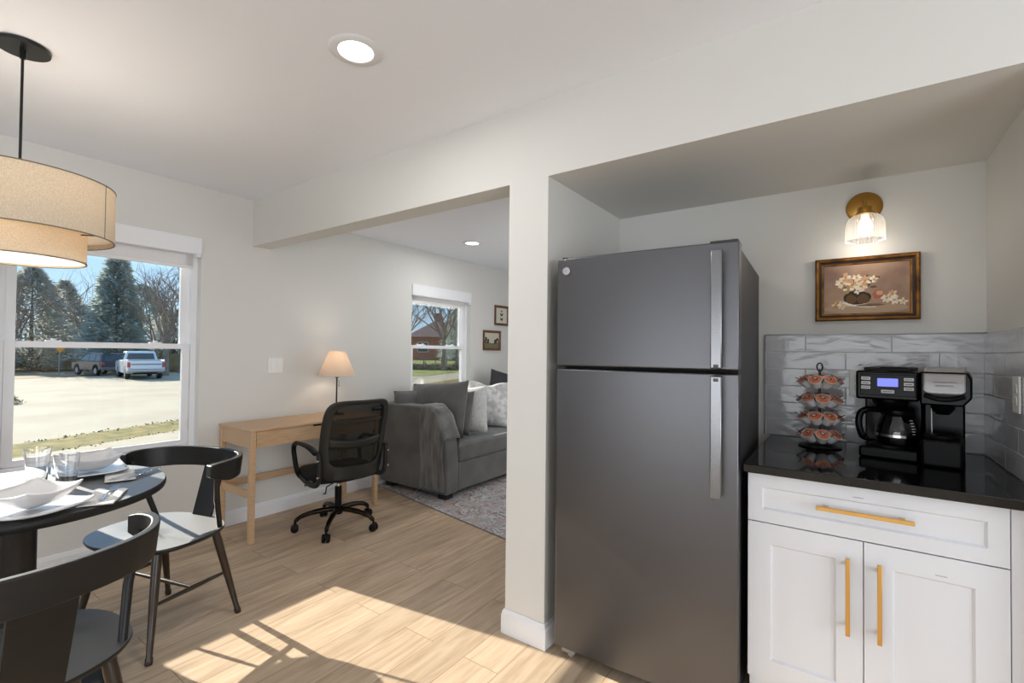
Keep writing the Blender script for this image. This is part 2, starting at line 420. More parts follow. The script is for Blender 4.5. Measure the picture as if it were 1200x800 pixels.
# ================================================================== CEILING LIGHTS
def downlight(x, y, z, label, power):
    r = thing('downlight', label, 'ceiling light', (x, y, z), group='recessed ceiling lights')
    B().lathe([(.062, -.001), (.066, -.007), (.092, -.006), (.1, -.0005), (.062, -.0005)], n=48).out('trim_ring', TRIM, r, smooth=True)
    EM = mat('lit_lens', (255, 255, 255), .5, emit=(255, 252, 246), estr=7)
    B().disc((0, 0, -.003), .063, 48).out('lens', EM, r)
    l = bpy.data.lights.new('downlight_lamp', 'AREA'); l.shape = 'DISK'; l.size = .12; l.energy = power; l.color = (1, .99, .97)
    o = bpy.data.objects.new('downlight_lamp', l); S.collection.objects.link(o); o.location = (x, y, z-.012)
downlight(-1.509, 1.115, ZC, 'larger white recessed ceiling light above the kitchen floor near the beam', 6)
downlight(-3.0, 3.62, ZL, 'small white recessed ceiling light in the living room beyond the beam', 6)

# pendant
def pendant():
    C0 = (-2.53, .377)
    r = thing('pendant_lamp', 'two-tier linen drum pendant lamp hanging over the round dining table', 'pendant lamp', (C0[0], C0[1], ZC))
    B().lathe([(.001, -.001), (.075, -.001), (.08, -.006), (.078, -.016), (.02, -.018), (.001, -.018)], n=40).cyl((0, 0, -.05), (0, 0, -.016), .009).out('canopy', BLACKM, r, smooth=True)
    B().tube([(0, 0, -.03), (.002, 0, -.25), (-.002, .001, -.45), (0, 0, -.62)], .0045, 8).out('cord', BLACKM, r, smooth=True)
    def drum(R, z0, z1, name):
        return B().lathe([(R, z0), (R, z1), (R-.003, z1), (R-.003, z0), (R, z0)], n=96).out(name, LINEN, r, smooth=True)
    zt, zb = 1.928-ZC, 1.722-ZC
    up = drum(.283, zb, zt, 'upper_shade')
    EDGE = mat('shade_trim', (120, 108, 92), .6)
    b = B()
    for z in (zt, zb): b.lathe([(.2845, z-.002), (.2845, z+.002), (.2805, z+.002), (.2805, z-.002), (.2845, z-.002)], n=96)
    b.box(.278, .2842, -.001, .0012, zb, zt, Matrix.Rotation(math.radians(48), 4, 'Z')); b.out('edge_tape', EDGE, up)
    lo = drum(.198, 1.628-ZC, 1.80-ZC, 'lower_shade')
    b = B(); z = 1.628-ZC; b.lathe([(.1995, z-.002), (.1995, z+.002), (.1955, z+.002), (.1955, z-.002), (.1995, z-.002)], n=96); b.out('edge_tape', EDGE, lo)
    DIF = fabric_glow('acrylic_diffuser', (236, 232, 226), (240, 236, 230), .6)
    B().disc((0, 0, 1.634-ZC), .195, 64).out('diffuser', DIF, r)
    B().lathe([(.197, 1.742-ZC), (.281, 1.742-ZC)], n=64).out('ring_diffuser', DIF, r)
    b = B()
    for k in range(3):
        a = 2*PI*k/3+.9; b.cyl((0, 0, zb+.012), (.281*math.cos(a), .281*math.sin(a), zb+.012), .0025, n=6)
    b.cyl((0, 0, -.62), (0, 0, zb+.01), .01).out('spider', BLACKM, r)
    bl = mat('lit_bulb', (255, 240, 220), .5, emit=(255, 226, 186), estr=6)
    for k in range(3):
        a = 2*PI*k/3+.3; p = (.09*math.cos(a), .09*math.sin(a), 1.79-ZC)
        B().lathe([(.001, -.04), (.02, -.034), (.028, -.01), (.022, .015), (.012, .03), (.012, .05), (.001, .05)], p, 16).out('bulb', bl, r, smooth=True)
    l = bpy.data.lights.new('pendant_glow', 'POINT'); l.energy = 3.2; l.color = (1, .95, .88); l.shadow_soft_size = .1
    o = bpy.data.objects.new('pendant_glow', l); S.collection.objects.link(o); o.location = (C0[0], C0[1], 1.70)
    l = bpy.data.lights.new('pendant_glow', 'POINT'); l.energy = 2.6; l.color = (1, .95, .88); l.shadow_soft_size = .05
    o = bpy.data.objects.new('pendant_glow', l); S.collection.objects.link(o); o.location = (C0[0], C0[1], 1.86)
pendant()

# ================================================================== REFRIGERATOR
def fridge():
    r = thing('refrigerator', 'tall dark stainless top-freezer refrigerator standing in the alcove beside the white column', 'refrigerator', (-1.005, 1.79, 0), math.radians(2.8))
    Wd, ZT, ZG = .706, 1.700, 1.238
    SIDE = mat('fridge_side', (66, 66, 68), .5, metal=.4)
    GASK = mat('gasket', (9, 9, 9), .7)
    B().box(.004, Wd-.004, .082, .80, .05, ZT-.012).out('case', SIDE, r, bevel=.004)
    B().box(.012, Wd-.012, .066, .084, .065, ZT-.02).out('gasket', GASK, r)
    def door(z0, z1, name):
        # slightly crowned front
        n = 24; pts = []
        for k in range(n+1):
            x = Wd*k/n; pts.append((x, -.010*(1-((x-Wd/2)/(Wd/2))**2)))
        poly = pts+[(Wd, .066), (0, .066)]
        return B().prism(poly, z0, z1).out(name, STEEL, r, bevel=.005, seg=3)
    fz = door(ZG+.006, ZT, 'freezer_door'); fd = door(.06, ZG-.008, 'fresh_food_door')
    HS = mat('polished_handle', (128, 128, 130), .24, metal=1, bump=.04, nscale=40, stretch=(1, 1, 30))
    def handle(z0, z1, par, near_top):
        b = B(); x = .640
        b.box(x-.019, x+.019, -.058, -.046, z0, z1)
        for z in (z0, z1-.05): b.box(x-.015, x+.015, -.048, -.004, z, z+.05)
        h = b.out('handle', HS, par, bevel=.004)
    handle(ZG+.012, ZT-.035, fz, 0); handle(.80, ZG-.014, fd, 1)
    for z, par in ((ZG+.02, fz), (ZG-.028, fd)):
        B().box(.632, .648, -.0605, -.058, z-.005, z+.006).out('handle_screw_cover', mat('dark_dot', (70, 70, 72), .4), par, bevel=.001)
    # round emblem
    Mx = Matrix.Translation((.045, -.0085, ZT-.055)) @ Matrix.Rotation(PI/2, 4, 'X')
    em = B().lathe([(.0001, .0035), (.012, .0035), (.0155, .003), (.017, .001), (.017, -.003)], n=32, M=Mx).out('badge', mat('badge_silver', (206, 206, 208), .25, metal=.6), fz, smooth=True)
    b = B(); GR = mat('badge_script', (120, 122, 128), .4)
    b.lathe([(.0118, .0036), (.0118, .0042), (.0127, .0042), (.0127, .0036)], n=32, M=Mx)
    for a0, a1, ox in ((.6, 5.4, -.0035), (.4, 5.2, .0035)):
        b.tube([Mx @ Vector((ox+.0032*math.cos(a0+(a1-a0)*k/10), .0045*math.sin(a0+(a1-a0)*k/10), .0042)) for k in range(11)], .0006, 5)
    b.tube([Mx @ Vector((-.0035, 0, .0042)), Mx @ Vector((-.0015, -.0015, .0042))], .0006, 5).tube([Mx @ Vector((.0015, 0, .0042)), Mx @ Vector((.006, .0003, .0042))], .0006, 5)
    b.out('badge_script', GR, em)
    B().box(Wd-.10, Wd-.005, .02, .12, ZT+.001, ZT+.012).out('hinge_cover', mat('hinge_dark', (60, 60, 62), .5), r, bevel=.004)
    B().lathe([(.001, 0), (.012, 0), (.012, .008), (.001, .008)], (.02, .03, ZT+.001), 16).out('hinge_cap', mat('hinge_dark', (60, 60, 62), .5), r)
    B().box(.03, Wd-.03, .075, .10, .012, .052).out('kick_grille', BLKPM, r)
    WF = mat('foot_grey', (150, 146, 140), .6)
    for x in (.05, Wd-.05):
        B().box(x-.03, x+.03, .03, .07, .024, .045).cyl((x, .06, 0), (x, .06, .03), .014).out('foot', WF, r, bevel=.003)
    for x in (.05, Wd-.05): B().cyl((x, .74, 0), (x, .74, .055), .018).out('foot', BLKPM, r)
fridge()

# ================================================================== CABINET AND COUNTER
def cabinet():
    x0, x1, xs = -.282, .374, .048; yf = 1.905
    r = thing('base_cabinet', 'white shaker base cabinet with one wide drawer over two doors under the black worktop', 'cabinet', (0, 0, 0))
    SEAM = mat('cabinet_shadow_gap', (96, 94, 92), .7)
    B().box(x0+.003, x1+.08, yf+.020, YK-.002, .105, .882).box(x0+.02, x1+.08, yf+.08, YK-.002, .0, .105).out('body', CAB, r, bevel=.001)
    def front(a, c, z0, z1, rail, name):
        b = B(); y0, y1 = yf, yf+.019
        b.box(a, a+rail, y0, y1, z0, z1).box(c-rail, c, y0, y1, z0, z1).box(a+rail, c-rail, y0, y1, z0, z0+rail).box(a+rail, c-rail, y0, y1, z1-rail, z1)
        b.box(a+rail, c-rail, y0+.008, y1, z0+rail, z1-rail)
        o = b.out(name, CAB, r)
        # sloped inner bead
        B().rings([[Vector((a+rail+q, y0+d, z0+rail+q)), Vector((c-rail-q, y0+d, z0+rail+q)), Vector((c-rail-q, y0+d, z1-rail-q)), Vector((a+rail+q, y0+d, z1-rail-q))] for q, d in ((0, 0), (.006, .0078))], caps=False).out('bead', CAB, o)
        return o
    def pull(p0, p1, par):
        p0, p1 = Vector(p0), Vector(p1); t = (p1-p0).normalized(); b = B()
        y = yf-.030
        if abs(t.z) > .5:
            b.box(p0.x-.006, p0.x+.006, y-.005, y+.005, p0.z, p1.z)
            for z in (p0.z+.02, p1.z-.03): b.box(p0.x-.005, p0.x+.005, y, yf+.001, z, z+.012)
        else:
            b.box(p0.x, p1.x, y-.005, y+.005, p0.z-.006, p0.z+.006)
            for x in (p0.x+.02, p1.x-.035): b.box(x, x+.014, y, yf+.001, p0.z-.005, p0.z+.005)
        b.out('handle', GOLD, par, bevel=.0012)
    dr = front(x0, x1, .712, .878, .044, 'drawer'); pull((-.078, 0, .800), (.170, 0, .800), dr)
    dl = front(x0, xs-.0015, .165, .708, .070, 'door'); dr2 = front(xs+.0015, x1, .165, .708, .070, 'door')
    pull((.007, 0, .412), (.007, 0, .655), dl); pull((.087, 0, .412), (.087, 0, .655), dr2)
    # tiny inspection marks on drawer and right door
    for x, z, par in ((.035, .846, dr), (.232, .652, dr2)):
        b = B()
        for k in range(6): b.box(x-.013+k*.0045, x-.0102+k*.0045, yf-.0003, yf+.0002, z-.0012, z+.0012)
        b.out('printed_mark', mat('mark_ink', (110, 110, 110), .8), par)
    struct(box(x1+.003, XR-.001, yf+.004, yf+.022, 0, .882, 'trim_2', CAB, bevel=.001))
    ct = box(x0-.012, XR-.0105, yf-.032, YK-.0105, .884, .914, 'countertop', STONE, bevel=.003)
    tag(ct, 'glossy black granite worktop over the white cabinet carrying the coffee maker', 'countertop')
cabinet()

# outlets
def outlet(loc, rz, label):
    r = thing('wall_outlet', label, 'outlet', loc, rz)
    box(-.036, .036, -.006, 0, -.058, .058, 'cover_plate', WHITEP, r, bevel=.002)
    for z in (-.02, .02): box(-.017, .017, -.008, -.005, z-.014, z+.014, 'socket', mat('socket_white', (214, 214, 212), .4), r, bevel=.002)
outlet((.052, YK-.011, 1.18), 0, 'white wall outlet on the grey tiles, half hidden behind the coffee maker')
outlet((XR-.011, 2.18, 1.182), -PI/2, 'white wall outlet on the right-hand tiled wall at the picture edge')
def switch():
    r = thing('light_switch', 'white double rocker light switch on the wall left of the desk lamp', 'light switch', (XA, 2.015, 1.172), PI/2)
    box(-.06, .06, -.006, 0, -.06, .06, 'cover_plate', WHITEP, r, bevel=.002)
    for x in (-.024, .024):
        B().box(x-.017, x+.017, -.009, -.004, -.034, .034).out('rocker', WHITEP, r, bevel=.002)
switch()

# sconce
def sconce():
    r = thing('wall_sconce', 'brass wall sconce with ribbed glass shade above the framed flower painting', 'wall lamp', (.071, YK, 1.963))
    Mx = Matrix.Rotation(PI/2, 4, 'X')
    B().lathe([(.0001, .014), (.058, .014), (.066, .008), (.067, .0)], n=48, M=Mx).out('backplate', BRASS, r, smooth=True)
    B().tube([(0, -.01, -.012), (0, -.06, -.012), (0, -.105, -.02), (0, -.12, -.035)], .009, 12).cyl((0, -.035, -.002), (0, -.035, .03), .006, .006).out('arm', BRASS, r, smooth=True)
    B().lathe([(.0001, 0), (.026, 0), (.028, -.006), (.028, -.022), (.035, -.026), (.035, -.032), (.02, -.034), (.0001, -.034)], (0, -.12, -.03), 32).out('fitter', BRASS, r, smooth=True)
    G = mat('ribbed_glass', (250, 250, 248), .12, trans=.9, ior=1.2, emit=(255, 244, 224), estr=.0)
    g2 = B(); n = 96
    prof = [(.036, -.062), (.045, -.066), (.058, -.078), (.066, -.095), (.068, -.115), (.068, -.165), (.070, -.172)]
    R = []
    for rr, z in prof:
        R.append([Vector((rr*(1+.02*math.cos(k*PI))*math.cos(2*PI*k/n), -.12+rr*(1+.02*math.cos(k*PI))*math.sin(2*PI*k/n), z)) for k in range(n)])
    g2.rings(R, caps=False)
    sh = g2.out('glass_shade', frosty(), r, smooth=True)
    bl = mat('lit_bulb_white', (255, 245, 230), .5, emit=(255, 238, 208), estr=2.2)
    B().lathe([(.001, -.06), (.013, -.062), (.015, -.08), (.026, -.105), (.028, -.125), (.02, -.145), (.001, -.152)], (0, -.12, 0), 20).out('bulb', bl, r, smooth=True)
    l = bpy.data.lights.new('sconce_lamp', 'POINT'); l.energy = .75; l.color = (1, .9, .78); l.shadow_soft_size = .03
    o = bpy.data.objects.new('sconce_lamp', l); S.collection.objects.link(o); o.location = (.071, YK-.12, 1.77)
def frosty():
    m = bpy.data.materials.new('pressed_glass'); m.use_nodes = True; t = m.node_tree; t.nodes.clear()
    o = t.nodes.new('ShaderNodeOutputMaterial'); tr = t.nodes.new('ShaderNodeBsdfTransparent'); tl = t.nodes.new('ShaderNodeBsdfTranslucent'); gl = t.nodes.new('ShaderNodeBsdfGlossy')
    gl.inputs['Roughness'].default_value = .08
    a = t.nodes.new('ShaderNodeMixShader'); a.inputs[0].default_value = .3; c = t.nodes.new('ShaderNodeMixShader'); c.inputs[0].default_value = .12
    tl.inputs[0].default_value = (.95, .93, .9, 1)
    t.links.new(tr.outputs[0], a.inputs[1]); t.links.new(tl.outputs[0], a.inputs[2]); t.links.new(a.outputs[0], c.inputs[1]); t.links.new(gl.outputs[0], c.inputs[2]); t.links.new(c.outputs[0], o.inputs[0])
    return m
sconce()

# framed painting of flowers (a plain generic still life)
def ring_frame(w, h, prof, material, name, parent, mats=None):
    """rectangular moulding in the xz plane, prof: (inset, depth toward -y)"""
    R = [[Vector((-w/2+q, -d, -h/2+q)), Vector((w/2-q, -d, -h/2+q)), Vector((w/2-q, -d, h/2-q)), Vector((-w/2+q, -d, h/2-q))] for q, d in prof]
    return B().rings(R, caps=False).out(name, material, parent)
def painting():
    r = thing('framed_painting', 'gold framed still life of pale flowers in a dark vase hung under the sconce', 'painting', (.074, YK-.001, 1.599))
    w_, h_ = .37, .284
    GF = mat('antique_gilt', (150, 104, 48), .38, metal=.6, rgb2=(74, 46, 22), nscale=18, ramp=(.4, .7))
    DK = mat('dark_umber', (36, 20, 12), .4)
    fr = ring_frame(w_, h_, [(0, 0), (0, .022), (.006, .027), (.014, .024), (.017, .016)], GF, 'frame', r)
    ring_frame(w_, h_, [(.017, .016), (.026, .013)], DK, 'inner_band', fr)
    ring_frame(w_, h_, [(.026, .013), (.030, .012), (.033, .008)], GF, 'inner_lip', fr)
    bgm = mat('painted_ground', (124, 96, 86), .6, rgb2=(182, 152, 124), nscale=5, ndetail=4)
    cv = box(-w_/2+.03, w_/2-.03, -.008, -.002, -h_/2+.03, h_/2-.03, 'canvas', bgm, r)
    cols = {'vase': (52, 34, 22), 'vasel': (98, 72, 38), 'cream': (226, 206, 178), 'white': (236, 226, 210), 'peach': (206, 160, 122), 'pink': (172, 100, 80), 'gold': (176, 140, 76), 'leaf': (96, 78, 46), 'table': (178, 152, 126), 'cloth': (206, 190, 168), 'shade': (120, 92, 72)}
    M_ = {k: mat('oil_'+k, v, .6) for k, v in cols.items()}
    rnd = random.Random(3); b = B(); dz = [0]
    def blob(x, z, rx, rz, col, a=0, n=12, jit=.12):
        dz[0] += 1; y = -.0082-dz[0]*.00001; b.m(M_[col]); P = []
        for k in range(n):
            t = 2*PI*k/n; q = 1+rnd.uniform(-jit, jit); u, v = rx*q*math.cos(t), rz*q*math.sin(t)
            P.append((x+u*math.cos(a)-v*math.sin(a), y, z+u*math.sin(a)+v*math.cos(a)))
        b.poly(P)
    blob(0, -.088, .15, .02, 'table', 0, 24, .05); blob(.04, -.083, .1, .012, 'table'); blob(-.06, -.066, .055, .012, 'cloth', -.1); blob(-.02, -.072, .06, .008, 'white', -.15)
    blob(.02, -.074, .05, .006, 'shade'); blob(-.028, -.04, .05, .031, 'vase', 0, 20, .04); blob(-.05, -.046, .02, .02, 'vasel'); blob(-.008, -.046, .022, .022, 'vasel'); blob(-.03, -.016, .034, .008, 'vase')
    for k in range(16): blob(-.085+rnd.random()*.13, -.005+rnd.random()*.06, .012, .005, 'leaf', rnd.random()*3)
    for cx_, cz_, rr, col in ((-.085, .03, .024, 'cream'), (-.07, .055, .02, 'peach'), (-.045, .02, .026, 'peach'), (-.06, .0, .02, 'gold'), (-.015, .01, .024, 'cream'), (.0, .035, .022, 'peach'), (.03, .04, .016, 'white'), (-.03, .05, .018, 'cream'), (-.025, -.008, .016, 'white'), (.075, -.045, .022, 'cream'), (.095, -.03, .018, 'peach'), (.1, -.055, .02, 'white'), (.13, -.062, .016, 'cream'), (-.105, -.07, .018, 'gold'), (-.085, -.078, .014, 'cream')):
        for k in range(7):
            a = 2*PI*k/7+rnd.random(); blob(cx_+rr*.55*math.cos(a), cz_+rr*.55*math.sin(a), rr*.5, rr*.28, col if k % 3 else rnd.choice(['white', 'cream', 'peach']), a)
        blob(cx_, cz_, rr*.25, rr*.2, 'gold')
    blob(.045, -.028, .02, .02, 'pink'); blob(.05, -.022, .012, .01, 'peach')
    b.out('painted_flowers', None, cv)
painting()
# two small frames in the living room
def small_frame(y, z, w_, h_, label, kind):
    r = thing('picture_frame', label, 'picture', (XA+.001, y, z), PI/2)
    WD = mat('walnut_frame', (92, 62, 40), .5, rgb2=(120, 84, 54), nscale=20)
    ring_frame(w_, h_, [(0, 0), (0, .022), (.010, .022), (.030, .012), (.030, .004)], WD, 'frame', r)
    if kind == 'moth':
        pg = box(-w_/2+.028, w_/2-.028, -.008, -.002, -h_/2+.028, h_/2-.028, 'print', mat('cream_paper', (208, 202, 188), .7), r)
        b = B(); b.m(mat('moth_ink', (52, 48, 44), .8))
        for i, (zz, s_) in enumerate(((.055, .6), (.01, 1), (-.05, .95))):
            for sg in (-1, 1):
                b.poly([(sg*x*s_, -.0083, zz+q*s_) for x, q in ((0, .008), (.03, .024), (.034, .008), (.018, -.002), (.022, -.018), (.006, -.014), (0, -.006))])
            b.box(-.002, .002, -.0088, -.008, zz-.014*s_, zz+.014*s_)
        b.out('printed_moths', None, pg)
    else:
        pg = box(-w_/2+.028, w_/2-.028, -.008, -.002, -h_/2+.028, h_/2-.028, 'print', mat('landscape_sky', (196, 190, 172), .7), r)
        b = B(); b.m(mat('landscape_ground', (112, 108, 84), .8))
        W2_, H2_ = w_/2-.03, h_/2-.03
        b.poly([(-W2_, -.0083, -H2_), (W2_, -.0083, -H2_), (W2_, -.0083, -.02), (0, -.0083, -.035), (-W2_, -.0083, -.015)])
        b.m(mat('landscape_trees', (52, 54, 40), .8)); rnd = random.Random(5)
        for k in range(26):
            x = rnd.choice([-1, 1])*rnd.uniform(.35, .95)*W2_; z0 = -.03+abs(x)*.5*rnd.random(); s_ = rnd.uniform(.010, .02)
            b.poly([(x+s_*math.cos(2*PI*j/7), -.0084-.00001*k, z0+s_*math.sin(2*PI*j/7)) for j in range(7)])
        b.out('printed_trees', None, pg)
small_frame(5.06, 1.775, .30, .26, 'upper small walnut frame holding a cream print of three moths', 'moth')
small_frame(4.855, 1.443, .36, .255, 'lower small walnut frame holding a hazy landscape with trees', 'land')
# ================================================================== DINING TABLE
TCX, TCY, TZ = -2.52, .40, .75
def table():
    r = thing('dining_table', 'round black pedestal dining table laid for two by the window', 'table', (TCX, TCY, 0))
    TOP = SEATW
    B().lathe([(.0001, TZ-.032), (.43, TZ-.032), (.447, TZ-.028), (.45, TZ-.018), (.45, TZ-.008), (.446, TZ-.0005), (.442, TZ), (.0001, TZ)], n=96).out('tabletop', TOP, r, smooth=True)
    top_faces([c for c in kids(r) if c.name.startswith('tabletop')][0], TOP, BLACKW)
    B().lathe([(.0001, TZ-.033), (.2, TZ-.033), (.2, TZ-.05), (.06, TZ-.06), (.052, TZ-.09), (.052, .05), (.07, .03), (.0001, .03)], n=48).out('pedestal', BLACKW, r, smooth=True)
    B().lathe([(.0001, 0), (.29, 0), (.3, .004), (.3, .016), (.29, .022), (.06, .032), (.0001, .032)], n=72).out('base', BLACKW, r, smooth=True)
table()

# ================================================================== DINING CHAIRS
def chair_proto():
    r = empty('dining_chair')
    # seat
    def seat_f(u, v):
        a = u*2*PI; rr = v
        n_ = 2.6; ca, sa = math.cos(a), math.sin(a)
        k = (abs(ca)**n_+abs(sa)**n_)**(-1/n_)
        x = .272*k*ca*rr; y = .232*k*sa*rr-.018
        z = .450-.010*(1-rr*rr)*(1 if y > -.05 else .6)+.004*math.exp(-(x/.03)**2)*(1 if y < -.02 else 0)
        return Vector((x, y, z))
    b = B(); n = 64
    rings_ = []
    for v in (.02, .25, .5, .75, .93, 1.0): rings_.append([seat_f(k/n, v) for k in range(n)])
    rings_.append([p+Vector((0, 0, -.007)) for p in [seat_f(k/n, 1.005) for k in range(n)]])
    rings_.append([Vector((p.x, p.y, .434)) for p in [seat_f(k/n, .985) for k in range(n)]])
    rings_.append([Vector((p.x, p.y, .424)) for p in [seat_f(k/n, .92) for k in range(n)]])
    b.rings(rings_); top_faces(b.out('seat', SEATW, r, smooth=True), SEATW, BLACKW, .8)
    # legs
    ft = {}
    for sx in (-1, 1):
        for sy in (-1, 1):
            p0 = Vector((sx*.18, sy*.135-.005, .428)); p1 = Vector((sx*.245, sy*(.215 if sy > 0 else .21), .0))
            d_ = p1-p0
            B().tube([p0, p0+d_*.12, p0+d_*.5, p0+d_*.93, p0+d_*.945, p0+d_*.985, p1], [.017, .019, .0165, .0115, .0145, .0145, .013], 16).out('leg', BRONZEW, r, smooth=True)
            ft[(sx, sy)] = (p0, p1)
    def onleg(k, z):
        p0, p1 = ft[k]; t = (p0.z-z)/(p0.z-p1.z); return p0+(p1-p0)*t
    mids = []
    for sx in (-1, 1):
        a, c = onleg((sx, -1), .215), onleg((sx, 1), .215); m_ = (a+c)/2; mids.append(m_)
        B().tube([a, m_, c], [.007, .011, .007], 12).out('stretcher', BRONZEW, r, smooth=True)
    B().tube([mids[0], (mids[0]+mids[1])/2, mids[1]], [.007, .010, .007], 12).out('stretcher', BRONZEW, r, smooth=True)
    # bent bow rail
    half = [(.292, .0), (.300, .05), (.284, .13), (.234, .205), (.144, .255), (0, .276)]
    P = [(x, y, .739) for x, y in half]+[(-x, y, .739) for x, y in half[::-1][1:]]
    P = smooth_path(P, 6); N = len(P); secs = []
    for i in range(N):
        t = min(i, N-1-i)/(N-1); e_ = min(1, t/.16)
        hw = .012+.010*(1-e_); lo, hi = -.056+.036*(1-e_), .041-.010*(1-e_)**2
        ln = .010*e_
        secs.append([(-hw, lo), (hw, lo), (hw+ln, hi), (-hw+ln, hi)] if True else None)
    B().sweep(P, secs).out('bow_rail', BLACKW, r, bevel=.005, seg=3)
    # broad flared splat
    b = B()
    def splat(u, v, off):
        z = .445+v*.265; hw = .062+.004*v; x = (u*2-1)*hw
        yb_ = .205+.075*v; y = yb_-.35*x*x*(1-v*.2)+off
        return Vector((x, y, z))
    n = 12; R = []
    for j in range(9):
        v = j/8; R.append([splat(k/n, v, -.007) for k in range(n+1)]+[splat(k/n, v, .007) for k in range(n, -1, -1)])
    b.rings(R); b.out('splat', BLACKW, r, bevel=.002)
    for sx in (-1, 1):
        B().tube([(sx*.218, .125, .445), (sx*.245, .085, .59), (sx*.288, .045, .73)], [.012, .0135, .011], 12).out('arm_post', BLACKW, r, smooth=True)
    return r
proto = chair_proto()
proto.location = (-2.612, .893, 0); proto.rotation_euler = (0, 0, math.radians(16))
tag(proto, 'black curved-back dining chair with sunlit seat between the table and the desk', 'chair', 'curved-back dining chairs')
c2 = copy_tree(proto, None, (-1.812, .264, 0), math.radians(-84))
tag(c2, 'black curved-back dining chair nearest the camera at the lower left corner, seen from behind', 'chair', 'curved-back dining chairs')

# ================================================================== TABLEWARE
def plate_mesh():
    def f(u, v):  # square plate, gently lifted corners
        x, y = (u*2-1), (v*2-1)
        rr = max(abs(x), abs(y)); z = .004+.010*max(0, rr-.55)/.45+.012*(abs(x)*abs(y))**3
        k = 1-.06*(abs(x*y))**2
        return Vector((x*.122*k, y*.122*k, z))
    return B().grid(f, 20, 20)
def bowl_mesh():
    def f(u, v):
        x, y = (u*2-1), (v*2-1); rr = max(abs(x), abs(y)); k = 1-.10*(abs(x*y))**1.5
        e_ = rr**2.2
        z = .004+.056*e_+.016*(abs(x)*abs(y))**2
        s_ = .045/.1+(1-.45)*rr**.8
        # below the belly the square closes to a foot
        return Vector((x*.099*k*(.8+.2*rr), y*.099*k*(.8+.2*rr), z))
    return B().grid(f, 20, 20)
def setting(px, py, rz, brz, la, lb):
    p = plate_mesh().out('dinner_plate', CERAM, None, smooth=True, solid=.005); p.location = (px, py, TZ+.008); p.rotation_euler = (0, 0, rz)
    tag(p, la, 'plate', 'square white plates')
    q = bowl_mesh().out('soup_bowl', CERAM, None, smooth=True, solid=.0045); q.location = (px, py, TZ+.017); q.rotation_euler = (0, 0, brz)
    tag(q, lb, 'bowl', 'square white bowls')
setting(-2.18, .375, math.radians(28), math.radians(30), 'white square plate under the bowl at the near left place setting', 'white square bowl with curved rim on the near left plate')
setting(-2.645, .635, math.radians(-8), math.radians(-2), 'white square plate under the bowl nearest the window sill on the table', 'white square bowl with curved rim on the plate farther from the camera')
NAP = mat('white_napkin', (226, 226, 226), .85, bump=.15, bscale=120)
def napkin(x, y, rz, label):
    def f(u, v):
        a, c = (u-.5)*.10, (v-.5)*.20
        return Vector((a, c, .0045+.0025*math.sin(u*9+v*4)*math.sin(v*5)+.002))
    o = B().grid(f, 14, 20).out('napkin', NAP, None, smooth=True, solid=.003); o.location = (x, y, TZ); o.rotation_euler = (0, 0, rz)
    tag(o, label, 'napkin', 'folded napkins')
napkin(-2.185, .565, math.radians(62), 'folded white napkin under the fork beside the near left plate')
napkin(-2.50, .70, math.radians(75), 'folded white napkin under the cutlery right of the far plate')
SIL = mat('polished_silver', (214, 214, 216), .12, metal=1)
def fork_at(x, y, rz, label, cat='fork', z0=.0115):
    r = thing('fork', label, 'fork', (x, y, TZ+z0), rz, 'table forks')
    def f(u, v):
        s_ = u; w = .0035+.003*s_**4+(.0045*max(0, 1-abs(s_-0)/.3) if s_ < .3 else 0); return Vector((s_*.12, (v*2-1)*w, .004*math.sin(s_*3)))
    B().grid(f, 20, 4).out('fork_handle', SIL, r, smooth=True, solid=.002)
    def g(u, v): return Vector((.12+u*.022, (v*2-1)*(.006+.006*min(1, u*2)), .001-.003*u))
    B().grid(g, 6, 4).out('fork_head', SIL, r, smooth=True, solid=.0015)
    for k in range(4):
        yy = -.010+.0066*k
        B().tube([(.141, yy, -.002), (.16, yy*1.02, -.0015), (.187, yy*.95, .004)], [.0016, .0016, .0008], 6).out('tine', SIL, r, smooth=True)
fork_at(-2.135, .545, math.radians(152), 'silver fork resting on the napkin by the near left plate')
fork_at(-2.43, .645, math.radians(112), 'silver fork resting on the napkin right of the far plate')
def knife(x, y, rz, label):
    r = thing('table_knife', label, 'knife', (x, y, TZ+.0115), rz)
    def f(u, v): return Vector((u*.10, (v*2-1)*(.005+.002*math.sin(u*3)), 0))
    B().grid(f, 10, 2).out('knife_handle', SIL, r, smooth=True, solid=.004)
    def g(u, v): return Vector((.10+u*.11, -.006+v*.016*(1-u**4*.8), 0))
    B().grid(g, 12, 2).out('blade', SIL, r, smooth=True, solid=.0012)
knife(-2.40, .69, math.radians(125), 'silver table knife lying beside the far fork')
GLASS = mat('drinking_glass_clear', (255, 255, 255), .01, trans=1, ior=1.45)
def tumbler(x, y, s_, label, smoke=False):
    n = 48; R = []
    prof = [(.0001, .0), (.028, .0), (.031, .003), (.033, .035), (.037, .09), (.0435, .152), (.042, .153), (.0352, .09), (.0305, .035), (.027, .020), (.0001, .017)]
    for rr, z in prof:
        q = .35 if z > .02 else 0
        ring = []
        for k in range(n):
            a = 2*PI*k/n; m_ = 1+.045*math.cos(4*a)*(z/.152)
            ring.append(Vector((rr*m_*math.cos(a)*s_, rr*m_*math.sin(a)*s_, z*s_)))
        R.append(ring)
    o = B().rings(R, caps=False).out('drinking_glass', GLASS, None, smooth=True); o.location = (x, y, TZ+.0008)
    tag(o, label, 'glass', 'clear tumblers')
tumbler(-2.612, .463, .95, 'taller clear tumbler standing left, between the two bowls')
tumbler(-2.43, .513, .9, 'shorter-looking clear tumbler standing right, next to the far plate')

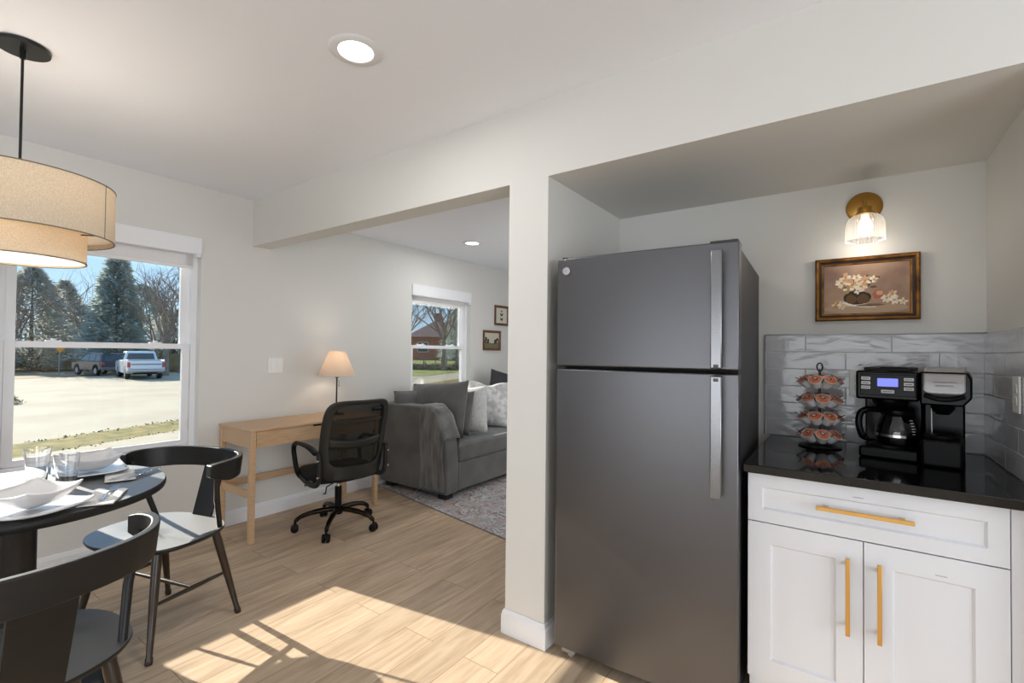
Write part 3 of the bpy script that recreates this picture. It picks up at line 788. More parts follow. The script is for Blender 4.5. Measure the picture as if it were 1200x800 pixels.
# ================================================================== DESK
def desk():
    x0, x1, y0, y1, zt = -3.665, -3.205, 1.598, 2.662, .760
    r = thing('writing_desk', 'light oak writing desk with a slim drawer against the window wall', 'desk', (0, 0, 0))
    box(x0, x1, y0-.004, y1+.004, zt-.016, zt, 'desktop', OAK, r, bevel=.003)
    L = .036
    for x in (x0+.002, x1-L-.002):
        for y in (y0, y1-L): box(x, x+L, y, y+L, 0, zt-.0165, 'leg', OAK, r, bevel=.004)
    za = zt-.125
    for y in (y0+.008, y1-L+.01): box(x0+L, x1-L-.002, y, y+.018, za, zt-.017, 'side_apron', OAK, r, bevel=.001)
    box(x0+.006, x0+.022, y0+L, y1-L, za, zt-.017, 'back_apron', OAK, r, bevel=.001)
    for y in (y0+.008, y1-L+.008): box(x0+L, x1-L-.002, y, y+.02, .295, .345, 'side_stretcher', OAK, r, bevel=.002)
    box(x0+.008, x0+.026, y0+L, y1-L, .295, .345, 'back_stretcher', OAK, r, bevel=.002)
    d = B()
    ya, yb_ = y0+L+.004, y1-L-.004; cm = (ya+yb_)/2-.02; hw = .055
    xf = x1-.008
    d.box(xf-.018, xf, ya, yb_, za, zt-.031)
    d.box(xf-.018, xf, ya, cm-hw, zt-.031, zt-.019).box(xf-.018, xf, cm+hw, yb_, zt-.031, zt-.019)
    d.box(x0+.03, xf-.018, ya+.01, yb_-.01, za+.01, za+.02)
    dr = d.out('drawer', OAK, r)
    box(xf-.019, xf-.012, cm-hw, cm+hw, zt-.035, zt-.019, 'finger_slot', mat('slot_black', (12, 11, 10), .9), dr)
desk()

# table lamp
def lamp():
    r = thing('table_lamp', 'lit table lamp with pleated cream shade and thin black stem on the desk', 'lamp', (-3.47, 2.43, .7605))
    B().lathe([(.0001, 0), (.062, 0), (.064, .004), (.06, .009), (.012, .016), (.0001, .018)], n=40).out('base', BLACKM, r, smooth=True)
    B().cyl((0, 0, .014), (0, 0, .36), .0065, n=14).cyl((0, 0, .305), (0, 0, .325), .014, n=16).out('pole', BLACKM, r, smooth=True)
    B().tube([(.006, 0, .285), (.022, .006, .28), (.022, .006, .245)], .0014, 6).lathe([(.0001, -.006), (.004, -.003), (.004, .003), (.0001, .006)], (.022, .006, .24), 10).out('pull_chain', BLACKM, r, smooth=True)
    n = 120; z0, z1 = .322, .53; R = []
    for rr, z in ((.148, z0), (.146, z0+.004), (.064, z1-.004), (.064, z1)):
        R.append([Vector((rr*(1+.012*(k % 2))*math.cos(2*PI*k/n), rr*(1+.012*(k % 2))*math.sin(2*PI*k/n), z)) for k in range(n)])
    sh = B().rings(R, caps=False).out('lamp_shade', PLEAT, r, solid=.0015)
    b = B()
    b.tube([(.149*math.cos(2*PI*k/60), .149*math.sin(2*PI*k/60), z0) for k in range(60)], .0022, 6, closed=True)
    b.out('shade_wire', mat('shade_binding', (214, 200, 184), .7), sh)
    bl = mat('lit_bulb', (255, 240, 220), .5)
    B().lathe([(.0001, .075), (.018, .07), (.028, .045), (.024, .02), (.012, 0), (.0001, 0)], (0, 0, .36), 20).out('bulb', bl, r, smooth=True)
    for dz, e_ in ((.42, 1.9),):
        l = bpy.data.lights.new('table_lamp_glow', 'POINT'); l.energy = e_; l.color = (1, .82, .66); l.shadow_soft_size = .03
        o = bpy.data.objects.new('table_lamp_glow', l); S.collection.objects.link(o); o.location = (-3.47, 2.43, .7605+.46)
lamp()

# ================================================================== OFFICE CHAIR
def office_chair():
    r = thing('office_chair', 'black mesh-back office chair on casters pushed up to the oak desk', 'office chair', (-3.03, 2.15, 0), math.radians(-98))
    OL = mat('dark_nylon', (30, 29, 26), .45); FAB = mat('seat_fabric', (12, 12, 12), .9, bump=.1, bscale=200)
    BR = mat('black_chrome', (44, 36, 28), .22, metal=.8)
    # base
    for k in range(5):
        a = math.radians(48+72*k); c, s_ = math.cos(a), math.sin(a)
        P = [(.02*c, .02*s_, .135), (.09*c, .09*s_, .135), (.18*c, .18*s_, .125), (.25*c, .25*s_, .105), (.285*c, .285*s_, .078)]
        leg = B().tube(smooth_path(P, 4), [.019]*8+[.017]*4+[.015]*4+[.013], 12).out('base_leg', BR, r, smooth=True)
        w_ = B(); t = Vector((-s_, c, 0)); ctr = Vector((.290*c+.0*t.x, .290*s_, .0265))
        b = B(); b.cyl((.288*c, .288*s_, .045), (.288*c, .288*s_, .085), .008, n=10)
        for sg in (-1, 1): b.tube([ctr+t*sg*.006, ctr+t*sg*.008, ctr+t*sg*.022, ctr+t*sg*.025], [.020, .0262, .0262, .021], 20)
        b.tube([ctr+t*-.024+Vector((0, 0, .012)), ctr+t*.024+Vector((0, 0, .012))], .019, 12)
        b.out('caster', BLKPM, leg, smooth=True)
    B().lathe([(.0001, .10), (.03, .10), (.036, .115), (.034, .15), (.024, .16), (.024, .30), (.0001, .30)], n=28).out('gas_lift_cover', BLKPM, r, smooth=True)
    B().cyl((0, 0, .30), (0, 0, .37), .014, n=16).out('piston', CHROME, r, smooth=True)
    B().box(-.07, .07, -.10, .12, .352, .385).box(-.11, .11, -.16, -.12, .365, .39).out('tilt_mechanism', BLKPM, r, bevel=.008)
    B().tube([(.06, 0, .365), (.2, .0, .36), (.25, .0, .35)], [.005, .005, .007], 8).tube([(.05, .07, .36), (.15, .12, .345), (.17, .15, .31), (.19, .16, .315)], .0045, 8).out('adjust_lever', BLKPM, r, smooth=True)
    # seat cushion
    n = 48; R = []
    def ring(s_, z):
        o = []
        for k in range(n):
            a = 2*PI*k/n; q = (abs(math.cos(a))**3.2+abs(math.sin(a))**3.2)**(-1/3.2)
            x, y = .245*s_*q*math.cos(a), .24*s_*q*math.sin(a)-.01
            o.append(Vector((x, y, z-(.02*max(0, (-y-.16)/.08) if y < -.16 else 0))))
        return o
    for s_, z in ((.86, .382), (.96, .388), (1.0, .405), (1.0, .43), (.97, .447), (.88, .455), (.4, .450), (.05, .449)): R.append(ring(s_, z))
    B().rings(R).out('seat', FAB, r, smooth=True)
    # backrest: curved frame with mesh
    def bk(u, v, off=0):   # u -1..1, v 0..1
        z = .40+v*.555; hw = (.226+.014*math.sin(v*PI)+.012*v)
        x = u*hw; y = .235+.03*math.sin(v*PI*.9)*-1+.115*v-.055*(u*u)+off
        return Vector((x, y, z))
    n = 14
    def strip(fn, N, w, name, material, par, th=.012):
        pass
    # outer frame as a ring plate
    def outline(k, N, su, v0, v1):
        a = 2*PI*k/N; p = 7; ca, sa = math.cos(a), math.sin(a); q = (abs(ca)**p+abs(sa)**p)**(-1/p)
        u = q*ca*su; v = (v0+v1)/2+(v1-v0)/2*q*sa
        return u, v
    N = 96; R = []
    for su, v0, v1, off in ((1, 0, 1, -.008), (1.01, 0, 1.005, .006), (.97, .02, .985, .018), (.80, .17, .945, .016), (.78, .175, .94, 0), (.80, .17, .945, -.010), (.97, .02, .985, -.012)):
        R.append([bk(*outline(k, N, su, v0, v1), off) for k in range(N)])
    fr = B().rings(R, close=True).out('back_frame', OL, r, smooth=True)
    MESH = bpy.data.materials.new('chair_mesh'); MESH.use_nodes = True; t = MESH.node_tree; t.nodes.clear()
    o = t.nodes.new('ShaderNodeOutputMaterial'); tr = t.nodes.new('ShaderNodeBsdfTransparent'); df = t.nodes.new('ShaderNodeBsdfDiffuse'); mx = t.nodes.new('ShaderNodeMixShader')
    df.inputs[0].default_value = lin((34, 33, 30)); mx.inputs[0].default_value = .92
    t.links.new(tr.outputs[0], mx.inputs[1]); t.links.new(df.outputs[0], mx.inputs[2]); t.links.new(mx.outputs[0], o.inputs[0])
    B().grid(lambda u, v: bk((u*2-1)*.80, .165+v*.785, -.004), 20, 24).out('back_mesh', MESH, r, smooth=True)
    # lumbar bars and label patch
    for v0, v1, su, ym in ((.42, .53, .80, .008), (.74, .77, .80, .002)):
        B().grid(lambda u, v: bk((u*2-1)*su, v0+v*(v1-v0)-.03*(1-(u*2-1)**2), ym), 20, 3).out('back_slat', OL, r, smooth=True, solid=.006)
    B().grid(lambda u, v: bk(-.72+u*.42, .855+v*.045, .014), 6, 2).out('back_grip', BLKP, r, smooth=True, solid=.004)
    # back cushion lower
    B().grid(lambda u, v: bk((u*2-1)*.98, -.02+v*.18, .0)+Vector((0, -.02, 0)), 20, 6).out('back_skirt', FAB, r, smooth=True, solid=.03)
    # arms
    for sg in (-1, 1):
        P = [(sg*.262, .20, .60), (sg*.268, .10, .632), (sg*.27, -.02, .640), (sg*.268, -.12, .628), (sg*.262, -.165, .59), (sg*.256, -.16, .52), (sg*.25, -.13, .43), (sg*.245, -.08, .395)]
        Q = smooth_path(P, 5)
        R = []
        for i, p in enumerate(Q):
            t_ = (Q[min(i+1, len(Q)-1)]-Q[max(i-1, 0)]).normalized(); a = Vector((1, 0, 0)); bb = t_.cross(a).normalized()
            w_ = .026 if i < 14 else .017; h_ = .010 if i < 14 else .016
            R.append([p+a*w_*math.cos(2*PI*k/12)+bb*h_*math.sin(2*PI*k/12) for k in range(12)])
        arm = B().rings(R).out('armrest', BLKPM, r, smooth=True)
        P = smooth_path([(sg*.245, -.09, .40), (sg*.25, .05, .375), (sg*.25, .17, .385), (sg*.25, .215, .43), (sg*.252, .225, .52), (sg*.258, .215, .605)], 4)
        R = []
        for i, p in enumerate(P):
            t_ = (P[min(i+1, len(P)-1)]-P[max(i-1, 0)]).normalized(); a = Vector((1, 0, 0)); bb = t_.cross(a).normalized()
            R.append([p+a*.014*math.cos(2*PI*k/10)+bb*.019*math.sin(2*PI*k/10) for k in range(10)])
        B().rings(R).out('arm_bracket', OL, arm, smooth=True)
        for z in (.45, .56): B().tube([(sg*.262, .232, z), (sg*.272, .234, z)], .007, 10).out('bolt', CHROME, arm)
office_chair()

# ================================================================== SOFA
def cushion(name, mat_, w_, h_, t_, loc, rot, label, cat, group=None, seed=0, dent=.0, n=22, piping=True):
    rnd = random.Random(seed); ph = [rnd.random()*6 for _ in range(4)]
    def side(sg):
        def f(u, v):
            x, y = u*2-1, v*2-1
            e_ = max(0, (1-abs(x)**2.6))**.55*max(0, (1-abs(y)**2.6))**.55
            pinch = 1-.05*(1-x*x)*abs(y)**2; pinch2 = 1-.05*(1-y*y)*abs(x)**2
            wob = 1+.09*math.sin(3*x+ph[0])*math.sin(2.4*y+ph[1])
            return Vector((x*w_/2*pinch2, sg*(t_/2*e_*wob+.0015)+dent*math.exp(-((x/.3)**2))*(y > 0)*.0, y*h_/2*pinch-dent*math.exp(-(x/.35)**2)*max(0, y)**2))
        return f
    b = B(); b.grid(side(-1), n, n).grid(side(1), n, n)
    bmesh.ops.remove_doubles(b.bm, verts=b.bm.verts, dist=.004)
    o = b.out(name, mat_, None, smooth=True)
    o.location = loc; o.rotation_euler = [math.radians(a) for a in rot]
    if label: tag(o, label, cat, group)
    return o
def sofa():
    r = thing('sofa', 'long dark grey velvet sofa standing on the rug under the living room window', 'sofa', (0, 0, 0))
    SV = GREYV; x0, x1 = -3.655, -2.78; ya = 3.045; yb_ = 5.9
    # arm: profile in xz, sloping front
    prof = [(x0, .055), (x1, .055), (x1, .30), (x1-.015, .47), (x1-.05, .62), (x1-.10, .76), (x1-.14, .79), (x1-.2, .80), (x0, .80)]
    b = B(); b.rings([[Vector((x, ya, z)) for x, z in prof], [Vector((x, ya+.165, z)) for x, z in prof]])
    b.out('arm', SV, r, bevel=.02, seg=4, angle=50)
    box(x0, x0+.22, ya+.166, yb_, .06, .76, 'back', SV, r, bevel=.03, seg=4)
    box(x0+.2, x1-.012, ya+.167, yb_, .06, .305, 'seat_base', SV, r, bevel=.012, seg=3)
    for k, (a, c) in enumerate(((ya+.17, 4.55), (4.555, yb_))):
        box(x0+.2, x1-.004, a, c, .31, .475, 'seat_cushion', SV, r, bevel=.035, seg=5)
    for x in (x0+.06, x1-.12):
        for y in (ya+.03, yb_-.12): box(x, x+.09, y, y+.09, .009, .056, 'foot', mat('sofa_foot', (18, 16, 15), .5), r, bevel=.003)
sofa()
cushion('back_cushion', GREYV, .70, .54, .24, (-3.20, 3.36, .735), (-16, -5, 4), 'large dark grey velvet cushion leaning on the inside of the near sofa arm', 'cushion', seed=1)
cushion('back_cushion', GREYV, .56, .44, .20, (-3.44, 3.33, .70), (-8, 0, 90), 'flat dark grey back cushion lying along the sofa back by the window wall', 'cushion', seed=2)
LP = mat('light_grey_linen', (176, 176, 176), .9, rgb2=(192, 192, 190), nscale=40, bump=.25, bscale=9)
LP2 = mat('crushed_silver_velvet', (168, 168, 168), .55, rgb2=(206, 206, 206), nscale=16, ramp=(.4, .6), bump=.45, bscale=10)
cushion('throw_pillow', GREYV, .44, .44, .16, (-3.14, 3.52, .69), (-20, -4, 8), 'dark grey throw pillow tucked behind the light linen pillow', 'pillow', seed=6)
cushion('throw_pillow', LP, .46, .48, .17, (-3.10, 3.67, .71), (-20, -6, 24), 'light grey linen throw pillow standing beside the big dark cushion', 'pillow', seed=3)
cushion('throw_pillow', LP2, .50, .50, .18, (-3.20, 4.16, .73), (-16, 3, 42), 'silver crushed-velvet throw pillow against the sofa back right of the linen one', 'pillow', seed=4, dent=.04)
cushion('throw_pillow', mat('charcoal_fabric', (54, 54, 57), .9), .5, .5, .17, (-3.30, 4.66, .80), (-12, 14, 62), 'charcoal throw pillow peeking up behind the silver one at the column', 'pillow', seed=5)
# throw blanket over the arm
def throw():
    xa, xb = -3.08, -2.80
    def f(u, v):
        # v runs from inside of arm, over the top and down the outer side
        x = xa+(xb-xa)*u; ytop0, ytop1 = 3.045, 3.21; zt = .808-.0-(max(0, x+2.98)*1.1)*(1)
        zt = .812 if x < -2.985 else .812-(x+2.985)*.75-(max(0, x+2.89)*1.6)
        path = [(ytop1+.012, zt-.10), (ytop1+.012, zt-.01), (ytop1-.01, zt+.004), (ytop0+.01, zt+.004), (ytop0-.012, zt-.012), (ytop0-.014, .45), (ytop0-.014, .09)]
        L = [0]
        for i in range(1, len(path)): L.append(L[-1]+math.dist(path[i], path[i-1]))
        s_ = v*L[-1]
        for i in range(1, len(path)):
            if s_ <= L[i]+1e-9:
                t = (s_-L[i-1])/(L[i]-L[i-1]); y = path[i-1][0]+(path[i][0]-path[i-1][0])*t; z = path[i-1][1]+(path[i][1]-path[i-1][1])*t; break
        fold = .004*math.sin(u*13+v*4)+.002*math.sin(u*27-v*7)+.003*math.sin(v*21+u*6)*(v < .45)
        if y < ytop0: y -= abs(fold)+.003
        else: z += abs(fold)
        x2 = x+.012*math.sin(v*6+.7)*(u-.3)+.01*math.sin(v*9)
        if y > ytop1: y += .004
        return Vector((x2, y, z))
    m = mat('plush_throw', (78, 77, 77), .7, rgb2=(108, 107, 105), nscale=9, ramp=(.38, .62), sheen=.5, bump=.3, bscale=18, stretch=(1.5, 1, .5))
    o = B().grid(f, 36, 60).out('throw_blanket', m, None, smooth=True, solid=.008)
    tag(o, 'dark grey plush throw blanket folded over the near sofa arm', 'blanket')
throw()

# rug
def rug_mat():
    m = bpy.data.materials.new('faded_rug'); m.use_nodes = True; t = m.node_tree; b = t.nodes['Principled BSDF']; b.inputs['Roughness'].default_value = .95
    tc = t.nodes.new('ShaderNodeTexCoord'); n = t.nodes.new('ShaderNodeTexNoise'); n.inputs['Scale'].default_value = 5; n.inputs['Detail'].default_value = 3; n.inputs['Distortion'].default_value = 2.2
    v = t.nodes.new('ShaderNodeTexVoronoi'); v.inputs['Scale'].default_value = 3.4; v.feature = 'F1'
    mx = t.nodes.new('ShaderNodeMix'); mx.data_type = 'VECTOR'; mx.inputs['Factor'].default_value = .18
    t.links.new(tc.outputs['Object'], n.inputs['Vector']); t.links.new(tc.outputs['Object'], mx.inputs['A']); t.links.new(n.outputs['Color'], mx.inputs['B']); t.links.new(mx.outputs['Result'], v.inputs['Vector'])
    w_ = t.nodes.new('ShaderNodeMath'); w_.operation = 'MULTIPLY_ADD'; w_.inputs[1].default_value = 3; t.links.new(v.outputs['Distance'], w_.inputs[0]); t.links.new(n.outputs['Fac'], w_.inputs[2])
    si = t.nodes.new('ShaderNodeMath'); si.operation = 'FRACT'; t.links.new(w_.outputs[0], si.inputs[0])
    r = t.nodes.new('ShaderNodeValToRGB'); r.color_ramp.interpolation = 'LINEAR'; el = r.color_ramp.elements
    cols = [(0, (140, 142, 156)), (.16, (206, 202, 198)), (.3, (96, 102, 122)), (.46, (214, 208, 202)), (.62, (84, 90, 108)), (.78, (190, 164, 150)), (1, (150, 152, 164))]
    el[0].position = 0; el[0].color = lin(cols[0][1]); el[1].position = 1; el[1].color = lin(cols[-1][1])
    for p, c in cols[1:-1]: q = el.new(p); q.color = lin(c)
    t.links.new(si.outputs[0], r.inputs[0])
    n2 = t.nodes.new('ShaderNodeTexNoise'); n2.inputs['Scale'].default_value = 1.7; n2.inputs['Detail'].default_value = 4; t.links.new(tc.outputs['Object'], n2.inputs['Vector'])
    m3 = t.nodes.new('ShaderNodeMix'); m3.data_type = 'RGBA'; m3.inputs['B'].default_value = lin((168, 164, 162))
    mf = t.nodes.new('ShaderNodeMath'); mf.operation = 'MULTIPLY'; mf.inputs[1].default_value = .35; t.links.new(n2.outputs['Fac'], mf.inputs[0]); t.links.new(mf.outputs[0], m3.inputs['Factor']); t.links.new(r.outputs[0], m3.inputs['A']); t.links.new(m3.outputs['Result'], b.inputs['Base Color'])
    return m
def rug():
    r = thing('area_rug', 'faded grey and blue patterned area rug under the sofa', 'rug', (-3.64, 3.03, 0), math.radians(-10.7))
    box(0, 1.95, 0, 2.1, .0005, .008, 'rug_pile', rug_mat(), r, bevel=.002)
    b = B(); EC = mat('rug_edge', (124, 122, 126), .95)
    b.tube([(0, 0, .0045), (1.95, 0, .0045), (1.95, 2.1, .0045), (0, 2.1, .0045)], .0045, 8, closed=True); b.out('rug_binding', EC, r)
rug()
# ================================================================== COFFEE MAKER
CZ = .9145
def coffee_maker():
    r = thing('coffee_maker', 'black two-way coffee maker with blue display and silver single-serve lid on the worktop', 'coffee maker', (.216, 2.405, CZ), math.radians(-9))
    K = BLKP; Wl, Wr = -.157, .157; D0, D1 = -.15, .13; Hh = .338
    sp_ = .025
    # carafe side: base, rear tower, top housing
    B().box(Wl+.004, sp_-.002, D0+.01, D1, 0, .042).out('base', K, r, bevel=.008, seg=3)
    B().lathe([(.0001, 0), (.066, 0), (.066, .006), (.06, .009), (.0001, .009)], (-.066, -.055, .042), 36).out('warming_plate', BLKPM, r, smooth=True)
    B().box(Wl+.002, sp_-.001, .035, D1, .042, .235).out('water_tower', K, r, bevel=.006)
    B().box(Wl-.003, sp_, D0-.004, D1, .222, Hh-.008).out('brew_housing', K, r, bevel=.008, seg=3)
    B().box(Wl+.02, sp_-.02, D0+.012, D1-.01, Hh-.008, Hh+.004).box(Wl+.07, sp_-.035, D0+.012, D0+.03, Hh+.002, Hh+.008).out('reservoir_lid', BLKPM, r, bevel=.004)
    B().lathe([(.0001, 0), (.045, 0), (.056, .02), (.056, .036), (.0001, .036)], (-.066, -.055, .188), 32).out('filter_spout', K, r, smooth=True)
    # control panel
    yf = D0-.005
    pn = B().box(Wl+.012, sp_-.008, yf-.003, yf+.004, .238, .318).out('control_panel', mat('panel_black', (9, 9, 11), .3, spec=.2), r, bevel=.002)
    SC = mat('lcd_screen', (110, 120, 230), .3, emit=(122, 132, 246), estr=.75)
    lc = B().box(-.093, -.033, yf-.0045, yf-.002, .273, .303).out('display', SC, pn)
    BT = mat('button_silver', (206, 206, 208), .35); TX = mat('button_text', (60, 60, 62), .6)
    for x in (-.128, -.003):
        for z in (.301, .284, .267):
            q = B().box(x-.014, x+.014, yf-.006, yf-.002, z-.006, z+.006).out('button', BT, pn, bevel=.0015)
            b = B()
            for k in range(4): b.box(x-.009+k*.005, x-.0055+k*.005, yf-.0064, yf-.0059, z-.0018, z+.0018)
            b.out('button_marking', TX, q)
    q = B().box(-.082, -.044, yf-.006, yf-.002, .2485, .2605).out('button', BT, pn, bevel=.0015)
    b = B()
    for k in range(6): b.box(-.077+k*.005, -.0735+k*.005, yf-.0064, yf-.0059, .2527, .2563)
    b.out('button_marking', TX, q)
    # single serve side
    prof = [(sp_+.002, 0), (Wr-.016, 0), (Wr-.016, .205), (Wr+.004, .235), (Wr+.004, Hh-.03), (Wr-.004, Hh-.004), (sp_+.002, Hh-.004)]
    hs = B()
    hs.box(sp_+.002, Wr-.016, .02, D1, 0, .22)
    P2 = [(sp_+.002, .215), (Wr-.018, .215), (Wr+.004, .245), (Wr+.004, Hh-.03), (Wr-.006, Hh-.006), (sp_+.002, Hh-.006)]
    hs.rings([[Vector((x, D0-.014, z)) for x, z in P2], [Vector((x, D1, z)) for x, z in P2]])
    hs.out('single_serve_housing', K, r, bevel=.006, seg=3)
    B().box(sp_+.004, Wr-.018, D0-.02, .02, 0, .095).out('drip_base', BLKPM, r, bevel=.01, seg=3)
    B().lathe([(.0001, 0), (.048, 0), (.05, .004), (.05, .012), (.0001, .014)], ((sp_+Wr)/2-.008, D0+.045, .095), 32).out('drip_tray', BLKPM, r, smooth=True)
    B().lathe([(.0001, 0), (.018, 0), (.032, .02), (.034, .05), (.0001, .05)], ((sp_+Wr)/2-.006, D0+.05, .18), 24).out('pod_spout', K, r, smooth=True)
    for x in (sp_+.03,): B().cyl((x, D0+.06, .105), (x, D0+.06, .215), .003, n=10).out('guide_rod', CHROME, r)
    # silver lid, drooping over the front
    SL = mat('silver_lid', (176, 176, 178), .4, metal=.55)
    xa, xb = sp_+.012, Wr-.012
    def lid(u, v):
        x = xa+(xb-xa)*u; e_ = 1-(2*u-1)**8
        path = [(D1-.02, Hh+.004), (D0+.06, Hh+.007), (D0+.02, Hh+.002), (D0-.012, Hh-.014), (D0-.026, Hh-.045), (D0-.032, Hh-.082*(.86+.14*e_))]
        s_ = v*(len(path)-1); i = min(int(s_), len(path)-2); t = s_-i
        return Vector((x, path[i][0]+(path[i+1][0]-path[i][0])*t, path[i][1]+(path[i+1][1]-path[i][1])*t))
    ld = B().grid(lid, 20, 25).out('pod_lid', SL, r, smooth=True, solid=.006)
    b = B(); EN = mat('engraving', (130, 130, 132), .5); rnd = random.Random(1)
    for row, (w_, z) in enumerate(((.030, Hh-.040), (.022, Hh-.052))):
        xc = (xa+xb)/2; x = xc-w_
        while x < xc+w_:
            l_ = rnd.uniform(.002, .005); yy = D0-.0245-.006*row-.0045; b.box(x, x+l_, yy-.002, yy+.003, z-.0012, z+.0012); x += l_+.0014
    b.out('lid_script', EN, ld)
    B().tube(smooth_path([(xa+.004, D0-.026, Hh-.088), (xa+.03, D0-.036, Hh-.097), ((xa+xb)/2, D0-.04, Hh-.1), (xb-.03, D0-.036, Hh-.097), (xb-.004, D0-.026, Hh-.088)], 4), .008, 10).out('lid_latch', BLKPM, r, smooth=True)
    Mw = r.matrix_basis.copy()
    return r
coffee_maker()
def carafe():
    r = thing('glass_carafe', 'empty glass coffee carafe with black handle sitting in the coffee maker', 'carafe', (.163, 2.350, CZ+.0525), math.radians(-9))
    r.scale = (1.1, 1.1, 1.1)
    B().lathe([(.0001, 0), (.05, 0), (.056, .004), (.060, .02), (.061, .04), (.057, .065), (.046, .09), (.040, .102), (.043, .110)], n=48).out('glass_body', SMOKE, r, smooth=True, solid=.0022)
    B().lathe([(.0445, .098), (.047, .104), (.047, .116), (.04, .124), (.0001, .126)], n=40).out('lid', BLKP, r, smooth=True)
    B().lathe([(.058, .026), (.0625, .028), (.0625, .036), (.058, .038)], n=48).out('metal_band', CHROME, r, smooth=True)
    B().tube(smooth_path([(-.042, -.01, .112), (-.075, -.03, .116), (-.098, -.04, .10), (-.102, -.042, .06), (-.092, -.038, .02), (-.078, -.03, .012)], 5), [.009]*6+[.011]*15+[.009]*5, 12).out('handle', BLKP, r, smooth=True)
    b = B()
    for k in range(6):
        z = .042+.009*k; R_ = .0615 if z < .06 else .0615-(z-.06)*.33
        a = math.radians(-42); p = Vector((R_*math.cos(a), R_*math.sin(a), z)); b.box(p.x-.004, p.x+.004, p.y-.0015, p.y+.0015, z-.0008, z+.0008)
    b.out('level_marks', WHITEP, r)
carafe()

# ================================================================== POD CAROUSEL
PODX, PODY = -.0865, 2.425
PODS = []
def carousel():
    r = thing('pod_carousel', 'black wire carousel stacked with coffee pods at the left of the worktop', 'pod carousel', (PODX, PODY, CZ))
    B().lathe([(.0001, 0), (.075, 0), (.078, .004), (.07, .008), (.0001, .010)], n=40).out('base', BLACKM, r, smooth=True)
    B().cyl((0, 0, .008), (0, 0, .318), .0045, n=12).out('spindle', BLACKM, r, smooth=True)
    B().tube([(.0, .0, .325)]+[(.010*math.sin(2*PI*k/16), 0, .336-.017*math.cos(2*PI*k/16)) for k in range(17)], .003, 8).out('loop_handle', BLACKM, r, smooth=True)
    tiers = (.052, .126, .200, .278)
    for i, z in enumerate(tiers):
        b = B(); R_ = .066
        b.tube([(.042*math.cos(2*PI*k/40), .042*math.sin(2*PI*k/40), z-.014) for k in range(40)], .002, 6, closed=True)
        n = 8; off = .2+.39*i
        for k in range(n):
            a = 2*PI*k/n+off; c, s_ = math.cos(a), math.sin(a)
            b.cyl((.004*c, .004*s_, z-.014), (.042*c, .042*s_, z-.014), .0018, n=6)
            a2 = a+PI/n; b.cyl((.042*math.cos(a2), .042*math.sin(a2), z-.014), (.09*math.cos(a2), .09*math.sin(a2), z+.012), .0018, n=6)
        # holder rings
            tilt = math.radians(43); ctr = Vector((R_*c, R_*s_, z+.006))
            ax = Vector((c*math.sin(tilt), s_*math.sin(tilt), math.cos(tilt))); t = Vector((-s_, c, 0)); o_ = ax.cross(t)
            b.tube([ctr+t*.0232*math.cos(2*PI*j/20)+o_*.0232*math.sin(2*PI*j/20) for j in range(20)], .0016, 5, closed=True)
            PODS.append((i, ctr, ax, a))
        b.out('tier', BLACKM, r, smooth=True)
carousel()
def pod_proto():
    r = empty('coffee_pod')
    CUP = mat('pod_cup', (206, 206, 206), .5)
    B().lathe([(.0001, -.038), (.0165, -.038), (.018, -.036), (.0212, -.003), (.0212, 0), (.0245, .0005), (.0245, .0018), (.0001, .0018)], n=28).out('cup', CUP, r, smooth=True)
    FO = mat('copper_foil', (206, 124, 92), .35, metal=.1, rgb2=(184, 98, 68), nscale=60, ramp=(.5, .6)); b = B()
    B().lathe([(.0001, .0026), (.0205, .0024), (.0215, .0019)], n=28).out('foil_lid', FO, r, smooth=True)
    b = B(); b.m(mat('foil_cream', (206, 178, 156), .4)); b.lathe([(.0215, .0020), (.0238, .0022), (.0238, .0018)], n=28)
    b.m(mat('foil_print', (70, 58, 54), .5)); b.poly([(.012*math.cos(2*PI*k/12)*.9-.002, .0065*math.sin(2*PI*k/12)+.003, .0029) for k in range(12)])
    b.m(mat('foil_light', (190, 190, 196), .3)); b.poly([(.006*math.cos(2*PI*k/10)-.003, .0035*math.sin(2*PI*k/10)+.004, .0031) for k in range(10)])
    b.out('foil_print', None, r)
    return r
pp = pod_proto(); tn = ('bottom', 'lower middle', 'upper middle', 'top')
for idx, (i, ctr, ax, a) in enumerate(PODS):
    o = pp if idx == 0 else copy_tree(pp)
    q = ax.to_track_quat('Z', 'Y').to_matrix().to_4x4(); o.rotation_mode = 'QUATERNION'
    xdir = Vector((-math.sin(a), math.cos(a), 0)); yd = ax.cross(xdir)
    M = Matrix((xdir, yd, ax)).transposed()
    o.rotation_quaternion = (M @ Matrix.Rotation(random.uniform(-.7, .7), 3, 'Z')).to_quaternion(); o.location = Vector((PODX, PODY, CZ))+ctr+ax*.0015
    o.scale = (1.06, 1.06, 1.0)
    tier = [p for p in PODS if p[0] == i]; dl = lambda ang: (math.degrees(ang)+88+180) % 360-180
    front = sorted([p[3] for p in tier if abs(dl(p[3])) < 95], key=lambda q: math.sin(math.radians(dl(q)))); rear = sorted([p[3] for p in tier if abs(dl(p[3])) >= 95], key=lambda q: math.sin(math.radians(dl(q))))
    words = ('first', 'second', 'third', 'fourth', 'fifth', 'sixth')
    lab = 'copper-lidded coffee pod, %s from left in the front of the %s tier' % (words[front.index(a)], tn[i]) if a in front else 'coffee pod at the rear of the %s tier, %s from left' % (tn[i], words[rear.index(a)])
    tag(o, lab, 'coffee pod', 'coffee pods in the %s tier' % tn[i])

